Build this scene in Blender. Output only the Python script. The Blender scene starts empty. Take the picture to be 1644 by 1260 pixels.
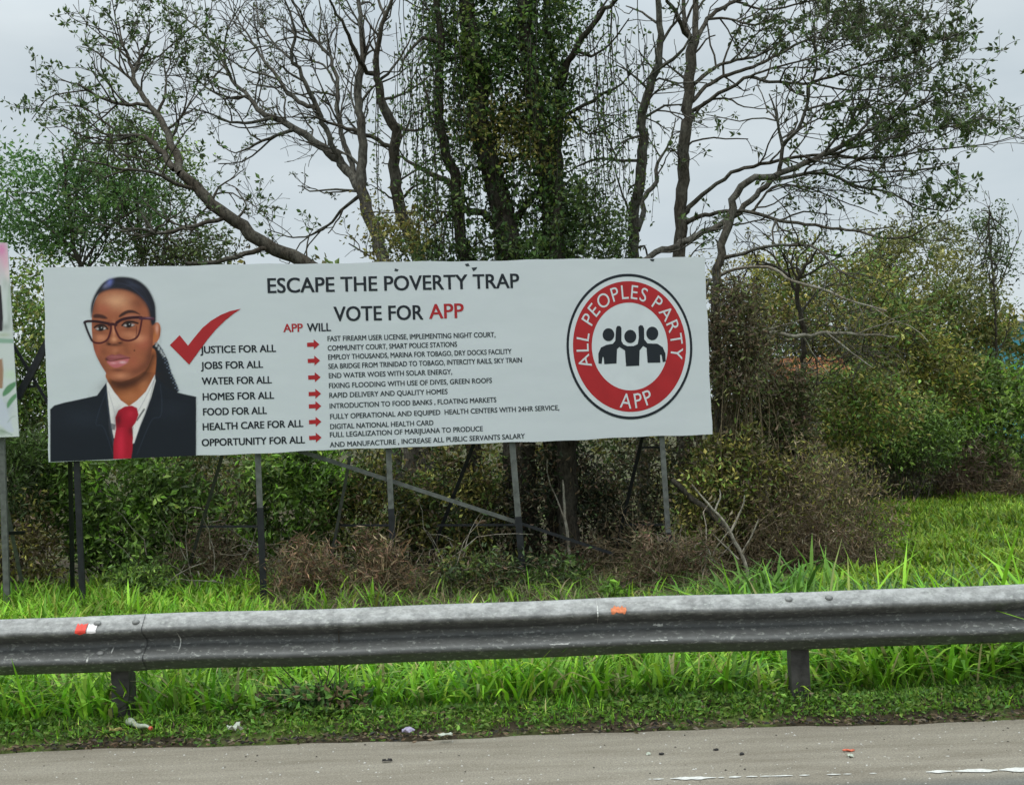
import bpy, math, random
import numpy as np
from mathutils import Vector, Matrix
from mathutils.geometry import tessellate_polygon

# ------------------------------------------------------------------ camera
S = bpy.context.scene
COL = S.collection
F = 1900.0
ROLL, PITCH = math.radians(2.2), math.radians(1.1754)
CAM = np.array([0.0, 0.0, 1.64])
_f = np.array([0, math.cos(PITCH), math.sin(PITCH)])
_u0 = np.array([0, -math.sin(PITCH), math.cos(PITCH)])
_r0 = np.array([1.0, 0, 0])
RT = _r0 * math.cos(ROLL) - _u0 * math.sin(ROLL)
UP = _r0 * math.sin(ROLL) + _u0 * math.cos(ROLL)
cam = bpy.data.objects.new('camera', bpy.data.cameras.new('camera'))
COL.objects.link(cam)
M = Matrix.Identity(4)
for i in range(3):
    M[i][0], M[i][1], M[i][2], M[i][3] = RT[i], UP[i], -_f[i], CAM[i]
cam.matrix_world = M
cam.data.sensor_width = 36.0
cam.data.lens = F / 1644 * 36
cam.data.clip_end = 3000
cam.data.clip_start = 0.05
S.camera = cam

# ------------------------------------------------------------------ sky, sun, exposure
SUN_EL, SUN_AZ = math.radians(64), math.radians(205)      # high, behind the camera to the left
w = bpy.data.worlds.new('World'); S.world = w; w.use_nodes = True
nt = w.node_tree; nt.nodes.clear()
def N(t, typ, **kw):
    n = t.nodes.new(typ)
    for k, v in kw.items():
        if k.startswith('i_'): n.inputs[k[2:].replace('_', ' ')].default_value = v
        else: setattr(n, k, v)
    return n
out = N(nt, 'ShaderNodeOutputWorld'); bg = N(nt, 'ShaderNodeBackground'); bg.inputs[1].default_value = 0.1
sky = N(nt, 'ShaderNodeTexSky', sky_type='NISHITA', sun_disc=False, sun_elevation=SUN_EL, sun_rotation=SUN_AZ)
tc = N(nt, 'ShaderNodeTexCoord'); mp = N(nt, 'ShaderNodeMapping'); mp.inputs['Scale'].default_value = (1, 1, 3.0)
nz = N(nt, 'ShaderNodeTexNoise'); nz.inputs['Scale'].default_value = 2.6; nz.inputs['Detail'].default_value = 6; nz.inputs['Roughness'].default_value = .5
rp = N(nt, 'ShaderNodeValToRGB')
rp.color_ramp.elements[0].position = .33; rp.color_ramp.elements[0].color = (.52, .60, .65, 1)
rp.color_ramp.elements[1].position = .68; rp.color_ramp.elements[1].color = (.725, .795, .825, 1)
sep = N(nt, 'ShaderNodeSeparateXYZ')
el = N(nt, 'ShaderNodeMapRange'); el.inputs[1].default_value = .30; el.inputs[2].default_value = 1.0; el.inputs[3].default_value = 9.4; el.inputs[4].default_value = 36.0
vm = N(nt, 'ShaderNodeVectorMath', operation='SCALE')
mx = N(nt, 'ShaderNodeMix', data_type='RGBA'); mx.inputs[0].default_value = .93
L = nt.links.new
L(tc.outputs['Generated'], mp.inputs[0]); L(mp.outputs[0], nz.inputs['Vector']); L(nz.outputs[0], rp.inputs[0])
L(tc.outputs['Generated'], sep.inputs[0]); L(sep.outputs[2], el.inputs[0])
L(rp.outputs[0], vm.inputs[0]); L(el.outputs[0], vm.inputs['Scale'])
L(sky.outputs[0], mx.inputs[6]); L(vm.outputs[0], mx.inputs[7]); L(mx.outputs[2], bg.inputs[0]); L(bg.outputs[0], out.inputs[0])
sl = bpy.data.lights.new('sun', 'SUN'); sl.energy = 1.1; sl.angle = math.radians(25); sl.color = (1, .96, .9)
so = bpy.data.objects.new('sun', sl); COL.objects.link(so)
sd = Vector((math.cos(SUN_EL) * math.sin(SUN_AZ), math.cos(SUN_EL) * math.cos(SUN_AZ), math.sin(SUN_EL)))
so.rotation_euler = sd.to_track_quat('Z', 'Y').to_euler(); so.location = (-4, -8, 14)
S.view_settings.view_transform = 'Standard'; S.view_settings.look = 'None'
S.view_settings.exposure = 0.1; S.view_settings.gamma = 1.0
S.render.engine = 'CYCLES'
S.cycles.max_bounces = 6; S.cycles.transparent_max_bounces = 4; S.cycles.use_denoising = True

# ------------------------------------------------------------------ helpers
def ray(x, y):
    return _f + (x - 822) / F * RT + (630 - y) / F * UP
def px(x, y, d):
    return CAM + d * ray(x, y)
def pz(x, y, z):                                   # point on the level z
    r = ray(x, y); return CAM + r * ((z - CAM[2]) / r[2])
def tag(o, label=None, cat=None, group=None, kind=None):
    if label: o['label'] = label
    if cat: o['category'] = cat
    if group: o['group'] = group
    if kind: o['kind'] = kind
    return o
def empty(name, loc, label, cat, rz=0, group=None):
    o = bpy.data.objects.new(name, None); COL.objects.link(o)
    o.location = Vector(loc); o.rotation_euler = (0, 0, rz); o.empty_display_size = .2
    return tag(o, label, cat, group)
def mesh_obj(name, V, faces, mat, parent=None, cols=None, smooth=False, world=True):
    """V (n,3); faces: list of (k, array (m,k)); positions in world space, shifted when parented to an unrotated Empty."""
    V = np.asarray(V, dtype=np.float64)
    if parent is not None and world:
        V = V - np.array(parent.location)
    me = bpy.data.meshes.new(name)
    fl = [np.asarray(f, dtype=np.int32) for f in faces if len(f)]
    nl = sum(f.size for f in fl); nf = sum(len(f) for f in fl)
    me.vertices.add(len(V)); me.vertices.foreach_set('co', V.astype(np.float32).ravel())
    me.loops.add(nl); me.loops.foreach_set('vertex_index', np.concatenate([f.ravel() for f in fl]))
    me.polygons.add(nf)
    tot = np.concatenate([np.full(len(f), f.shape[1], dtype=np.int32) for f in fl])
    st = np.zeros(nf, dtype=np.int32); st[1:] = np.cumsum(tot)[:-1]
    me.polygons.foreach_set('loop_start', st)
    me.polygons.foreach_set('use_smooth', np.full(nf, bool(smooth)))
    if cols is not None:
        a = me.attributes.new('tint', 'FLOAT_COLOR', 'POINT')
        c4 = np.ones((len(V), 4), dtype=np.float32); c4[:, :3] = cols
        a.data.foreach_set('color', c4.ravel())
    me.update(calc_edges=True)
    me.validate()
    o = bpy.data.objects.new(name, me); COL.objects.link(o)
    if mat: me.materials.append(mat)
    if parent is not None: o.parent = parent
    return o
def lin(r, g=None, b=None):
    if g is None: r, g, b = r
    c = np.array([r, g, b], float) / 255
    return np.where(c <= .04045, c / 12.92, ((c + .055) / 1.055) ** 2.4)

def material(name, rough=.6, metal=0.0, spec=.3):
    m = bpy.data.materials.new(name); m.use_nodes = True
    t = m.node_tree; b = t.nodes['Principled BSDF']
    b.inputs['Roughness'].default_value = rough; b.inputs['Metallic'].default_value = metal
    b.inputs['Specular IOR Level'].default_value = spec
    return m, t, b
def flat(name, c, rough=.6, metal=0.0, var=.12, scale=30, spec=.3, bump=0.0):
    m, t, b = material(name, rough, metal, spec)
    tcn = N(t, 'ShaderNodeTexCoord'); n = N(t, 'ShaderNodeTexNoise'); n.inputs['Scale'].default_value = scale; n.inputs['Detail'].default_value = 5
    r = N(t, 'ShaderNodeValToRGB'); c = np.array(c, float)
    r.color_ramp.elements[0].position = .3; r.color_ramp.elements[1].position = .7
    r.color_ramp.elements[0].color = (*(c * (1 - var)), 1); r.color_ramp.elements[1].color = (*np.minimum(c * (1 + var), 1), 1)
    t.links.new(tcn.outputs['Object'], n.inputs['Vector']); t.links.new(n.outputs[0], r.inputs[0]); t.links.new(r.outputs[0], b.inputs['Base Color'])
    if bump:
        bp = N(t, 'ShaderNodeBump'); bp.inputs['Strength'].default_value = bump; bp.inputs['Distance'].default_value = .02
        t.links.new(n.outputs[0], bp.inputs['Height']); t.links.new(bp.outputs[0], b.inputs['Normal'])
    return m
def attr_mat(name, rough=.55, trans=0.0, spec=.25):
    m, t, b = material(name, rough, 0, spec)
    a = N(t, 'ShaderNodeAttribute', attribute_name='tint')
    t.links.new(a.outputs['Color'], b.inputs['Base Color'])
    if trans:
        tr = N(t, 'ShaderNodeBsdfTranslucent'); ms = N(t, 'ShaderNodeMixShader'); ms.inputs[0].default_value = trans
        t.links.new(a.outputs['Color'], tr.inputs[0])
        t.links.new(b.outputs[0], ms.inputs[1]); t.links.new(tr.outputs[0], ms.inputs[2])
        t.links.new(ms.outputs[0], t.nodes['Material Output'].inputs[0])
    return m
LEAF = attr_mat('leaf', .5, .3, .35)
GRASS = attr_mat('grass_blade', .55, .35, .25)
PRINT = attr_mat('printed_vinyl', .5, 0, .25)
def bark_mat(name, c, var=.45, scale=9):
    m, t, b = material(name, .9, 0, .1); c = np.array(c, float)
    tcn = N(t, 'ShaderNodeTexCoord'); mp_ = N(t, 'ShaderNodeMapping'); mp_.inputs['Scale'].default_value = (1, 1, .45); t.links.new(tcn.outputs['Object'], mp_.inputs[0])
    n1 = N(t, 'ShaderNodeTexNoise'); n1.inputs['Scale'].default_value = 22; n1.inputs['Detail'].default_value = 8; n1.inputs['Roughness'].default_value = .7; t.links.new(mp_.outputs[0], n1.inputs['Vector'])
    n2 = N(t, 'ShaderNodeTexNoise'); n2.inputs['Scale'].default_value = 3.2; n2.inputs['Detail'].default_value = 6; t.links.new(tcn.outputs['Object'], n2.inputs['Vector'])
    r1 = N(t, 'ShaderNodeValToRGB'); r1.color_ramp.elements[0].position = .36; r1.color_ramp.elements[0].color = (*(c * .45), 1); r1.color_ramp.elements[1].position = .66; r1.color_ramp.elements[1].color = (*(c * 1.9), 1)
    r2 = N(t, 'ShaderNodeValToRGB'); r2.color_ramp.elements[0].position = .35; r2.color_ramp.elements[0].color = (.75, .68, .6, 1); r2.color_ramp.elements[1].position = .65; r2.color_ramp.elements[1].color = (1.12, 1.15, 1.08, 1)
    t.links.new(n1.outputs[0], r1.inputs[0]); t.links.new(n2.outputs[0], r2.inputs[0])
    m_ = N(t, 'ShaderNodeMix', data_type='RGBA', blend_type='MULTIPLY'); m_.inputs[0].default_value = 1; t.links.new(r1.outputs[0], m_.inputs[6]); t.links.new(r2.outputs[0], m_.inputs[7]); t.links.new(m_.outputs[2], b.inputs['Base Color'])
    bp = N(t, 'ShaderNodeBump'); bp.inputs['Strength'].default_value = .8; bp.inputs['Distance'].default_value = .03; t.links.new(n1.outputs[0], bp.inputs['Height']); t.links.new(bp.outputs[0], b.inputs['Normal'])
    return m
BARK_GREY = bark_mat('bark_grey', (.088, .083, .074)); BARK_DARK = bark_mat('bark_dark', (.05, .045, .038))
BARK_MID = bark_mat('bark_brown_grey', (.075, .068, .058)); BARK_PALE = bark_mat('bark_pale', (.24, .22, .19)); TWIG_BROWN = bark_mat('dry_twig', (.135, .108, .072))

# ------------------------------------------------------------------ ground, road
ROADZ = -.035
eL, eR = pz(0, 1206, ROADZ), pz(1644, 1151, ROADZ)
def edge_y(x):
    x = np.asarray(x, float)
    b = eL[1] + (x - eL[0]) / (eR[0] - eL[0]) * (eR[1] - eL[1])
    return b + .018 * np.sin(x * 2.1) + .012 * np.sin(x * 5.3 + 1) + .006 * np.sin(x * 17 + 2)
def gz(x, y):
    x = np.asarray(x, float); y = np.asarray(y, float)
    t = np.clip((y - 7.2) / 5.0, 0, 1); t = t * t * (3 - 2 * t)
    t0 = np.clip((y - edge_y(x) + .02) / .22, 0, 1)
    n = .03 * np.sin(x * 1.3 + y * .7) + .03 * np.sin(x * .6 - y * 1.1 + 2) + .02 * np.sin(x * 2.9 + 1.3 * y)
    return -.075 + .095 * t0 - .63 * t + n * np.clip((y - 6.8) / 2, 0, 1)
def grid(xs, ys, zf):
    X, Y = np.meshgrid(xs, ys); V = np.stack([X, Y, zf(X, Y)], -1).reshape(-1, 3)
    nx, ny = len(xs), len(ys); i = np.arange(nx * ny).reshape(ny, nx)
    Q = np.stack([i[:-1, :-1], i[:-1, 1:], i[1:, 1:], i[1:, :-1]], -1).reshape(-1, 4)
    return V, Q
gm, t, b = material('soil_and_turf', .95, 0, .1)
tcn = N(t, 'ShaderNodeTexCoord'); n1 = N(t, 'ShaderNodeTexNoise'); n1.inputs['Scale'].default_value = 3.5; n1.inputs['Detail'].default_value = 8
r1 = N(t, 'ShaderNodeValToRGB'); r1.color_ramp.elements[0].position = .35; r1.color_ramp.elements[0].color = (.05, .043, .025, 1)
r1.color_ramp.elements[1].position = .65; r1.color_ramp.elements[1].color = (.09, .13, .03, 1)
e = r1.color_ramp.elements.new(.5); e.color = (.06, .047, .032, 1)
t.links.new(tcn.outputs['Object'], n1.inputs['Vector']); t.links.new(n1.outputs[0], r1.inputs[0]); t.links.new(r1.outputs[0], b.inputs['Base Color'])
ys = np.concatenate([[-400, -60, -15, 0, 4], np.linspace(5.6, 7, 60), np.linspace(7.1, 14, 50), np.linspace(15, 60, 40), [80, 120, 250, 600, 1500]])
xs = np.concatenate([[-1500, -400, -100, -40], np.linspace(-20, 24, 120), [40, 100, 400, 1500]])
V, Q = grid(xs, ys, gz)
tag(mesh_obj('ground', V, [Q], gm, smooth=True), kind='structure')

rm, t, b = material('worn_asphalt', .9, 0, .2)
tcn = N(t, 'ShaderNodeTexCoord')
def tex(t, scale, detail=6, rough=.6, src=None):
    n = N(t, 'ShaderNodeTexNoise'); n.inputs['Scale'].default_value = scale; n.inputs['Detail'].default_value = detail; n.inputs['Roughness'].default_value = rough
    t.links.new(src if src is not None else tcn.outputs['Object'], n.inputs['Vector']); return n
def ramp(t, src, stops):
    r = N(t, 'ShaderNodeValToRGB'); els = r.color_ramp.elements
    while len(els) < len(stops): els.new(.5)
    for el_, (p, c) in zip(els, stops):
        el_.position = p; el_.color = (*c, 1) if len(c) == 3 else c
    t.links.new(src, r.inputs[0]); return r
def mix(t, a, b_, fac, mode='MIX'):
    m = N(t, 'ShaderNodeMix', data_type='RGBA', blend_type=mode)
    for s, v in ((0, fac), (6, a), (7, b_)):
        if hasattr(v, 'is_output'): t.links.new(v, m.inputs[s])
        else: m.inputs[s].default_value = v
    return m.outputs[2]
mpr = N(t, 'ShaderNodeMapping'); mpr.inputs['Scale'].default_value = (.7, 5, 1); t.links.new(tcn.outputs['Object'], mpr.inputs[0])
big = ramp(t, tex(t, 1.6, 7, .65, mpr.outputs[0]).outputs[0], [(.3, (.185, .160, .122)), (.5, (.235, .207, .162)), (.7, (.275, .247, .197))])
fine = ramp(t, tex(t, 110, 6, .8).outputs[0], [(.25, (.4, .4, .4)), (.5, (.95, .95, .95)), (.72, (1.55, 1.55, 1.5))])
c1 = mix(t, big.outputs[0], fine.outputs[0], 1.0, 'MULTIPLY')
st = ramp(t, tex(t, 46, 3, .5).outputs[0], [(.70, (0, 0, 0)), (.74, (1, 1, 1))])
c2 = mix(t, c1, (.5, .49, .45, 1), st.outputs[0])
sp = N(t, 'ShaderNodeSeparateXYZ'); t.links.new(tcn.outputs['Object'], sp.inputs[0])
wob = N(t, 'ShaderNodeMath', operation='MULTIPLY_ADD'); t.links.new(tex(t, 9, 6, .7).outputs[0], wob.inputs[0]); wob.inputs[1].default_value = .16; t.links.new(sp.outputs[1], wob.inputs[2])
ln = N(t, 'ShaderNodeMapRange'); t.links.new(wob.outputs[0], ln.inputs[0]); ln.inputs[1].default_value = 5.28; ln.inputs[2].default_value = 5.42; ln.inputs[3].default_value = 1; ln.inputs[4].default_value = 0
c3 = mix(t, c2, mix(t, c2, (.62, .68, .75, 1), 1.0, 'MULTIPLY'), ln.outputs[0])
t.links.new(c3, b.inputs['Base Color'])
bp = N(t, 'ShaderNodeBump'); bp.inputs['Strength'].default_value = .5; bp.inputs['Distance'].default_value = .006
t.links.new(fine.outputs[0], bp.inputs['Height']); t.links.new(bp.outputs[0], b.inputs['Normal'])
xs = np.concatenate([[-400, -60, -20], np.linspace(-8, 9, 400), [24, 70, 400]])
us = np.array([0, .5, .9, .985, .998, 1.0])
X, U = np.meshgrid(xs, us)
Yr = -14 + (edge_y(X) + 14) * U
Z = np.where(U >= .999, ROADZ - .012, ROADZ)
V = np.stack([X, Yr, Z], -1).reshape(-1, 3)
i = np.arange(V.shape[0]).reshape(X.shape)
Q = np.stack([i[:-1, :-1], i[:-1, 1:], i[1:, 1:], i[1:, :-1]], -1).reshape(-1, 4)
road = tag(mesh_obj('road', V, [Q], rm, smooth=False), kind='structure')
# worn edge line: ragged flakes of white paint on the asphalt
LINE = flat('worn_white_paint', (.52, .51, .47), .8, 0, .2, 60)
rng = np.random.default_rng(5)
def line_piece(x0, y0, x1, y1, wpx):
    a, c = pz(x0, y0, ROADZ + .004), pz(x1, y1, ROADZ + .004)
    wd = wpx / 598 * 5.33
    n = max(3, int(np.linalg.norm(c - a) / .02)); s = np.linspace(0, 1, n)
    P = a[None] + (c - a)[None] * s[:, None]
    endf = np.clip(np.minimum(s, 1 - s) * n / 3, .15, 1)
    up = wd * .5 * endf * rng.uniform(.55, 1.1, n); dn = wd * .5 * endf * rng.uniform(.55, 1.1, n)
    A = P.copy(); A[:, 1] += up; B = P.copy(); B[:, 1] -= dn
    return np.concatenate([B, A]), np.stack([np.arange(n - 1), np.arange(1, n), n + np.arange(1, n), n + np.arange(n - 1)], -1)
VV, QQ = [], []; o_ = 0
for (a0, a1, wp) in [(1041, 1046, 3), (1048, 1066, 5), (1076, 1150, 5), (1153, 1163, 4), (1170, 1190, 7), (1198, 1216, 6), (1220, 1238, 4), (1238, 1273, 5), (1283, 1300, 4), (1327, 1350, 4), (1354, 1367, 3), (1396, 1408, 3), (1486, 1530, 6), (1532, 1602, 7.5), (1604, 1760, 7.5), (1800, 2300, 7)]:
    yy = lambda x: 1248.5 - (x - 1100) * .0262
    v, q = line_piece(a0, yy(a0), a1, yy(a1), wp); VV.append(v); QQ.append(q + o_); o_ += len(v)
pl = mesh_obj('edge_line', np.concatenate(VV), [np.concatenate(QQ)], LINE); pl.parent = road

# ------------------------------------------------------------------ foliage builders
def norm(v):
    return v / np.maximum(np.linalg.norm(v, axis=-1, keepdims=True), 1e-9)
def leaf_arrays(P, D, length, width, rng):
    n = len(P); D = norm(D)
    R = rng.normal(size=(n, 3)); side = norm(np.cross(D, R)); nor = np.cross(side, D)
    L_ = length[:, None]; W_ = width[:, None]
    b0 = P; ml = P + D * L_ * .5 + side * W_ * .5 + nor * W_ * .15; mr = P + D * L_ * .5 - side * W_ * .5 + nor * W_ * .15
    tp = P + D * L_ - nor * L_ * .12
    V = np.stack([b0, ml, tp, mr], 1).reshape(-1, 3)
    k = np.arange(n) * 4
    T = np.concatenate([np.stack([k, k + 2, k + 1], -1), np.stack([k, k + 3, k + 2], -1)])
    return V, T
def palette(pal, n, rng, spread=.22):
    pal = np.array(pal, float); c = pal[rng.integers(0, len(pal), n)]
    return np.clip(c * rng.lognormal(0, spread, (n, 1)) * rng.lognormal(0, .06, (n, 3)), 0, .9)
class Leaves:
    def __init__(s): s.P, s.D, s.L, s.W, s.C = [], [], [], [], []
    def add(s, P, D, L_, W_, C_):
        s.P.append(P); s.D.append(D); s.L.append(L_); s.W.append(W_); s.C.append(C_)
    def build(s, name, parent, rng, mat=None, kind=None):
        if not s.P: return None
        P = np.concatenate(s.P); V, T = leaf_arrays(P, np.concatenate(s.D), np.concatenate(s.L), np.concatenate(s.W), rng)
        C_ = np.repeat(np.concatenate(s.C), 4, 0)
        o = mesh_obj(name, V, [T], mat or LEAF, parent, C_)
        return tag(o, kind=kind)
class Wood:
    def __init__(s): s.V, s.Q, s.n = [], [], 0
    def tube(s, P, R, k=5):
        P = np.asarray(P, float); R = np.asarray(R, float); m = len(P)
        T = np.gradient(P, axis=0); T = norm(T)
        a = np.abs(T.mean(0)); ref = np.eye(3)[np.argmin(a)]
        U_ = norm(np.cross(T, ref)); W_ = np.cross(T, U_)
        th = np.arange(k) * 2 * math.pi / k
        ring = P[:, None] + R[:, None, None] * (np.cos(th)[None, :, None] * U_[:, None] + np.sin(th)[None, :, None] * W_[:, None])
        idx = s.n + np.arange(m * k).reshape(m, k); nx = np.roll(idx, -1, 1)
        s.V.append(ring.reshape(-1, 3)); s.n += m * k
        s.Q.append(np.stack([idx[:-1], nx[:-1], nx[1:], idx[1:]], -1).reshape(-1, 4))
    def build(s, name, parent, mat, **kw):
        if not s.V: return None
        return tag(mesh_obj(name, np.concatenate(s.V), [np.concatenate(s.Q)], mat, parent, smooth=True), **kw)
def spline(K, step):
    """Catmull-Rom through rows of K (any width), resampled."""
    K = np.asarray(K, float); E0 = 2 * K[0] - K[1]; E1 = 2 * K[-1] - K[-2]
    A = np.vstack([E0, K, E1]); o = []
    for i in range(1, len(A) - 2):
        L_ = np.linalg.norm(A[i + 1][:3] - A[i][:3]); n = max(2, int(L_ / step) + 1)
        t_ = np.linspace(0, 1, n, endpoint=False)[:, None]
        p0, p1, p2, p3 = A[i - 1], A[i], A[i + 1], A[i + 2]
        o.append(.5 * (2 * p1 + (p2 - p0) * t_ + (2 * p0 - 5 * p1 + 4 * p2 - p3) * t_ ** 2 + (3 * p1 - p0 - 3 * p2 + p3) * t_ ** 3))
    o.append(K[-1:]); return np.vstack(o)

class Tree:
    CL = [None, 1.15, .6, .30]
    CD = [2.2, 3.6, 5.0]                # children per metre on a limb / branch / twig
    def __init__(s, seed, pal, leaf=.09, bark=None, tropism=(0, 0, .35), lens=1.0, spread=(.5, 1.15), rs=1.0, dn=1.6):
        if np.max(pal) < .13: pal = [tuple(np.array(c) * np.array([2.0, 1.75, 1.4])) for c in pal]
        s.rs, s.dn = rs, dn
        s.rng = np.random.default_rng(seed); s.w = Wood(); s.lv = Leaves(); s.pal = pal; s.leaf = leaf; s.trop = np.array(tropism)
        s.limbs = []; s.lens = lens; s.sp = spread; s.tips = []; s.bark = bark; s.maxl = 3
    def rosette(s, p, d, n=5, sc=1.0):
        r = s.rng; D = norm(np.repeat(d[None], n, 0) * .7 + norm(r.normal(size=(n, 3))) + np.array([0, 0, .15]))
        L_ = s.leaf * sc * r.uniform(.6, 1.25, n)
        s.lv.add(np.repeat(p[None], n, 0) + D * .01, D, L_, L_ * r.uniform(.36, .5, n), palette(s.pal, n, r))
    def grow(s, P, R, level, dens, leafp, t0=.25):
        r = s.rng
        s.w.tube(P, R, (7, 5, 4, 3)[level])
        if level >= 2 and r.random() < leafp: s.rosette(P[-1], P[-1] - P[-2], r.integers(4, 8))
        if level == 2 and r.random() < leafp * .8: s.rosette(P[2], P[2] - P[1], r.integers(3, 6))
        if level == s.maxl: return
        seg = np.linalg.norm(np.diff(P, axis=0), axis=1); cum = np.concatenate([[0], np.cumsum(seg)]); Ltot = cum[-1]
        n = r.poisson(Ltot * (1 - t0) * s.CD[level] * dens * (s.dn if level == 0 else 1))
        for _ in range(n):
            tt = t0 + (1 - t0) * r.random() ** .8; L_ = tt * Ltot
            j = min(np.searchsorted(cum, L_, 'right') - 1, len(P) - 2); f = (L_ - cum[j]) / max(seg[j], 1e-6)
            p = P[j] * (1 - f) + P[j + 1] * f; rad = R[j] * (1 - f) + R[j + 1] * f
            T = norm(P[j + 1] - P[j]); a = r.uniform(*s.sp); q = norm(np.cross(T, r.normal(size=3)))
            d = norm(T * math.cos(a) + q * math.sin(a) + s.trop * .5)
            ln_ = s.CL[level + 1] * s.lens * r.uniform(.45, 1.35) * (1 - .35 * tt)
            cr = min(rad * .7, (.0, .0175, .0095, .006)[level + 1] * r.uniform(.8, 1.3))
            m = (0, 7, 5, 3)[level + 1]; pts = [p]
            for k in range(m - 1):
                d = norm(d + r.normal(size=3) * .22 + s.trop * .12); pts.append(pts[-1] + d * ln_ / (m - 1))
            s.grow(np.array(pts), np.linspace(cr, max(cr * .5, .0045), m), level + 1, dens if level else 1.0, leafp, .2)
    def limb(s, kp, dens=1.0, leafp=.4, t0=.2, d=None, drift=1.2, wob=.015, ground=False):
        """kp: (x, y, r) in photo pixels; depth starts at the nearest earlier limb and drifts."""
        r = s.rng; kp = [k if len(k) > 2 else (*k, None) for k in kp]
        xs = np.array([k[0] for k in kp], float); ys = np.array([k[1] for k in kp], float)
        rr = np.array([np.nan if k[2] is None else k[2] for k in kp], float)
        if np.isnan(rr).any():
            ok = ~np.isnan(rr); rr = np.interp(np.arange(len(rr)), np.arange(len(rr))[ok], rr[ok])
        if d is None:
            A = np.concatenate(s.limbs); q = np.argmin((A[:, 0] - xs[0]) ** 2 + (A[:, 1] - ys[0]) ** 2); d0 = A[q, 2]
        else: d0 = d
        cumpx = np.concatenate([[0], np.cumsum(np.hypot(np.diff(xs), np.diff(ys)))])
        dd = d0 + np.clip(r.normal(), -1.3, 1.3) * drift * cumpx / 220.0
        s.limbs.append(np.stack([np.interp(np.linspace(0, 1, 30), np.linspace(0, 1, len(v)), v) for v in (xs, ys, dd)], -1))
        K = np.array([np.append(px(x, y, e_), rad * s.rs * e_ / F) for x, y, rad, e_ in zip(xs, ys, rr, dd)])
        if ground:
            b_ = K[0].copy(); b_[2] = gz(b_[0], b_[1]) - .15; b_[3] *= 1.25; b_[:2] += (K[0][:2] - K[1][:2]) * .3
            K = np.vstack([b_, K])
        A = spline(K, .16); nz_ = r.normal(size=(len(A), 3)) * np.minimum(A[:, 3:4] * .35, wob); A[1:, :3] += nz_[1:]
        R = np.maximum(A[:, 3], .0045)
        s.grow(A[:, :3], R, 0, dens, leafp, t0)
        return A
    def spray(s, x, y, d, sx, sy, n):
        """leafy twigs growing from the nearest limb"""
        r = s.rng; A = np.concatenate(s.limbs)
        for _ in range(n):
            e1 = np.array([x + r.normal() * sx * .6, y + r.normal() * sy * .6]); q = A[np.argmin((A[:, 0] - e1[0]) ** 2 + (A[:, 1] - e1[1]) ** 2 + 400 * r.random(len(A)))]
            p0 = px(*q); p1 = px(e1[0], e1[1], q[2] + r.normal() * .5); v = p1 - p0; l_ = np.linalg.norm(v)
            P = spline(np.array([p0, p0 + v * .5 + r.normal(size=3) * .12 * l_, p1]), .1); s.w.tube(P, np.linspace(min(.012, .004 + l_ * .008), .005, len(P)), 3)
            for f in (.5, .75, 1): s.rosette(P[int(f * (len(P) - 1))], v / max(l_, 1e-6), r.integers(4, 8))
    def build(s, name, label, cat, extra=None, crown='crown'):
        base = np.concatenate(s.w.V)[0]; P0 = s.w.V[0][:7].mean(0)
        root = empty(name, (P0[0], P0[1], float(gz(P0[0], P0[1]))), label, cat)
        s.w.build('trunk', root, s.bark); s.lv.build(crown, root, s.rng)
        if extra: extra(root)
        return root

G_DARK = [(.022, .048, .016), (.032, .062, .02), (.045, .08, .022), (.02, .036, .016)]
G_MID = [(.04, .085, .02), (.055, .11, .025), (.075, .135, .03), (.03, .06, .02)]
G_OLIVE = [(.06, .075, .022), (.085, .10, .028), (.05, .055, .022), (.11, .115, .035)]
G_BRIGHT = [(.08, .19, .025), (.10, .22, .03), (.06, .14, .022), (.13, .24, .04)]
G_YEL = [(.15, .17, .035), (.12, .14, .03), (.19, .19, .05), (.09, .10, .03)]
BROWN = [(.10, .072, .040), (.14, .10, .058), (.07, .054, .033), (.17, .135, .085)]

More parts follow.
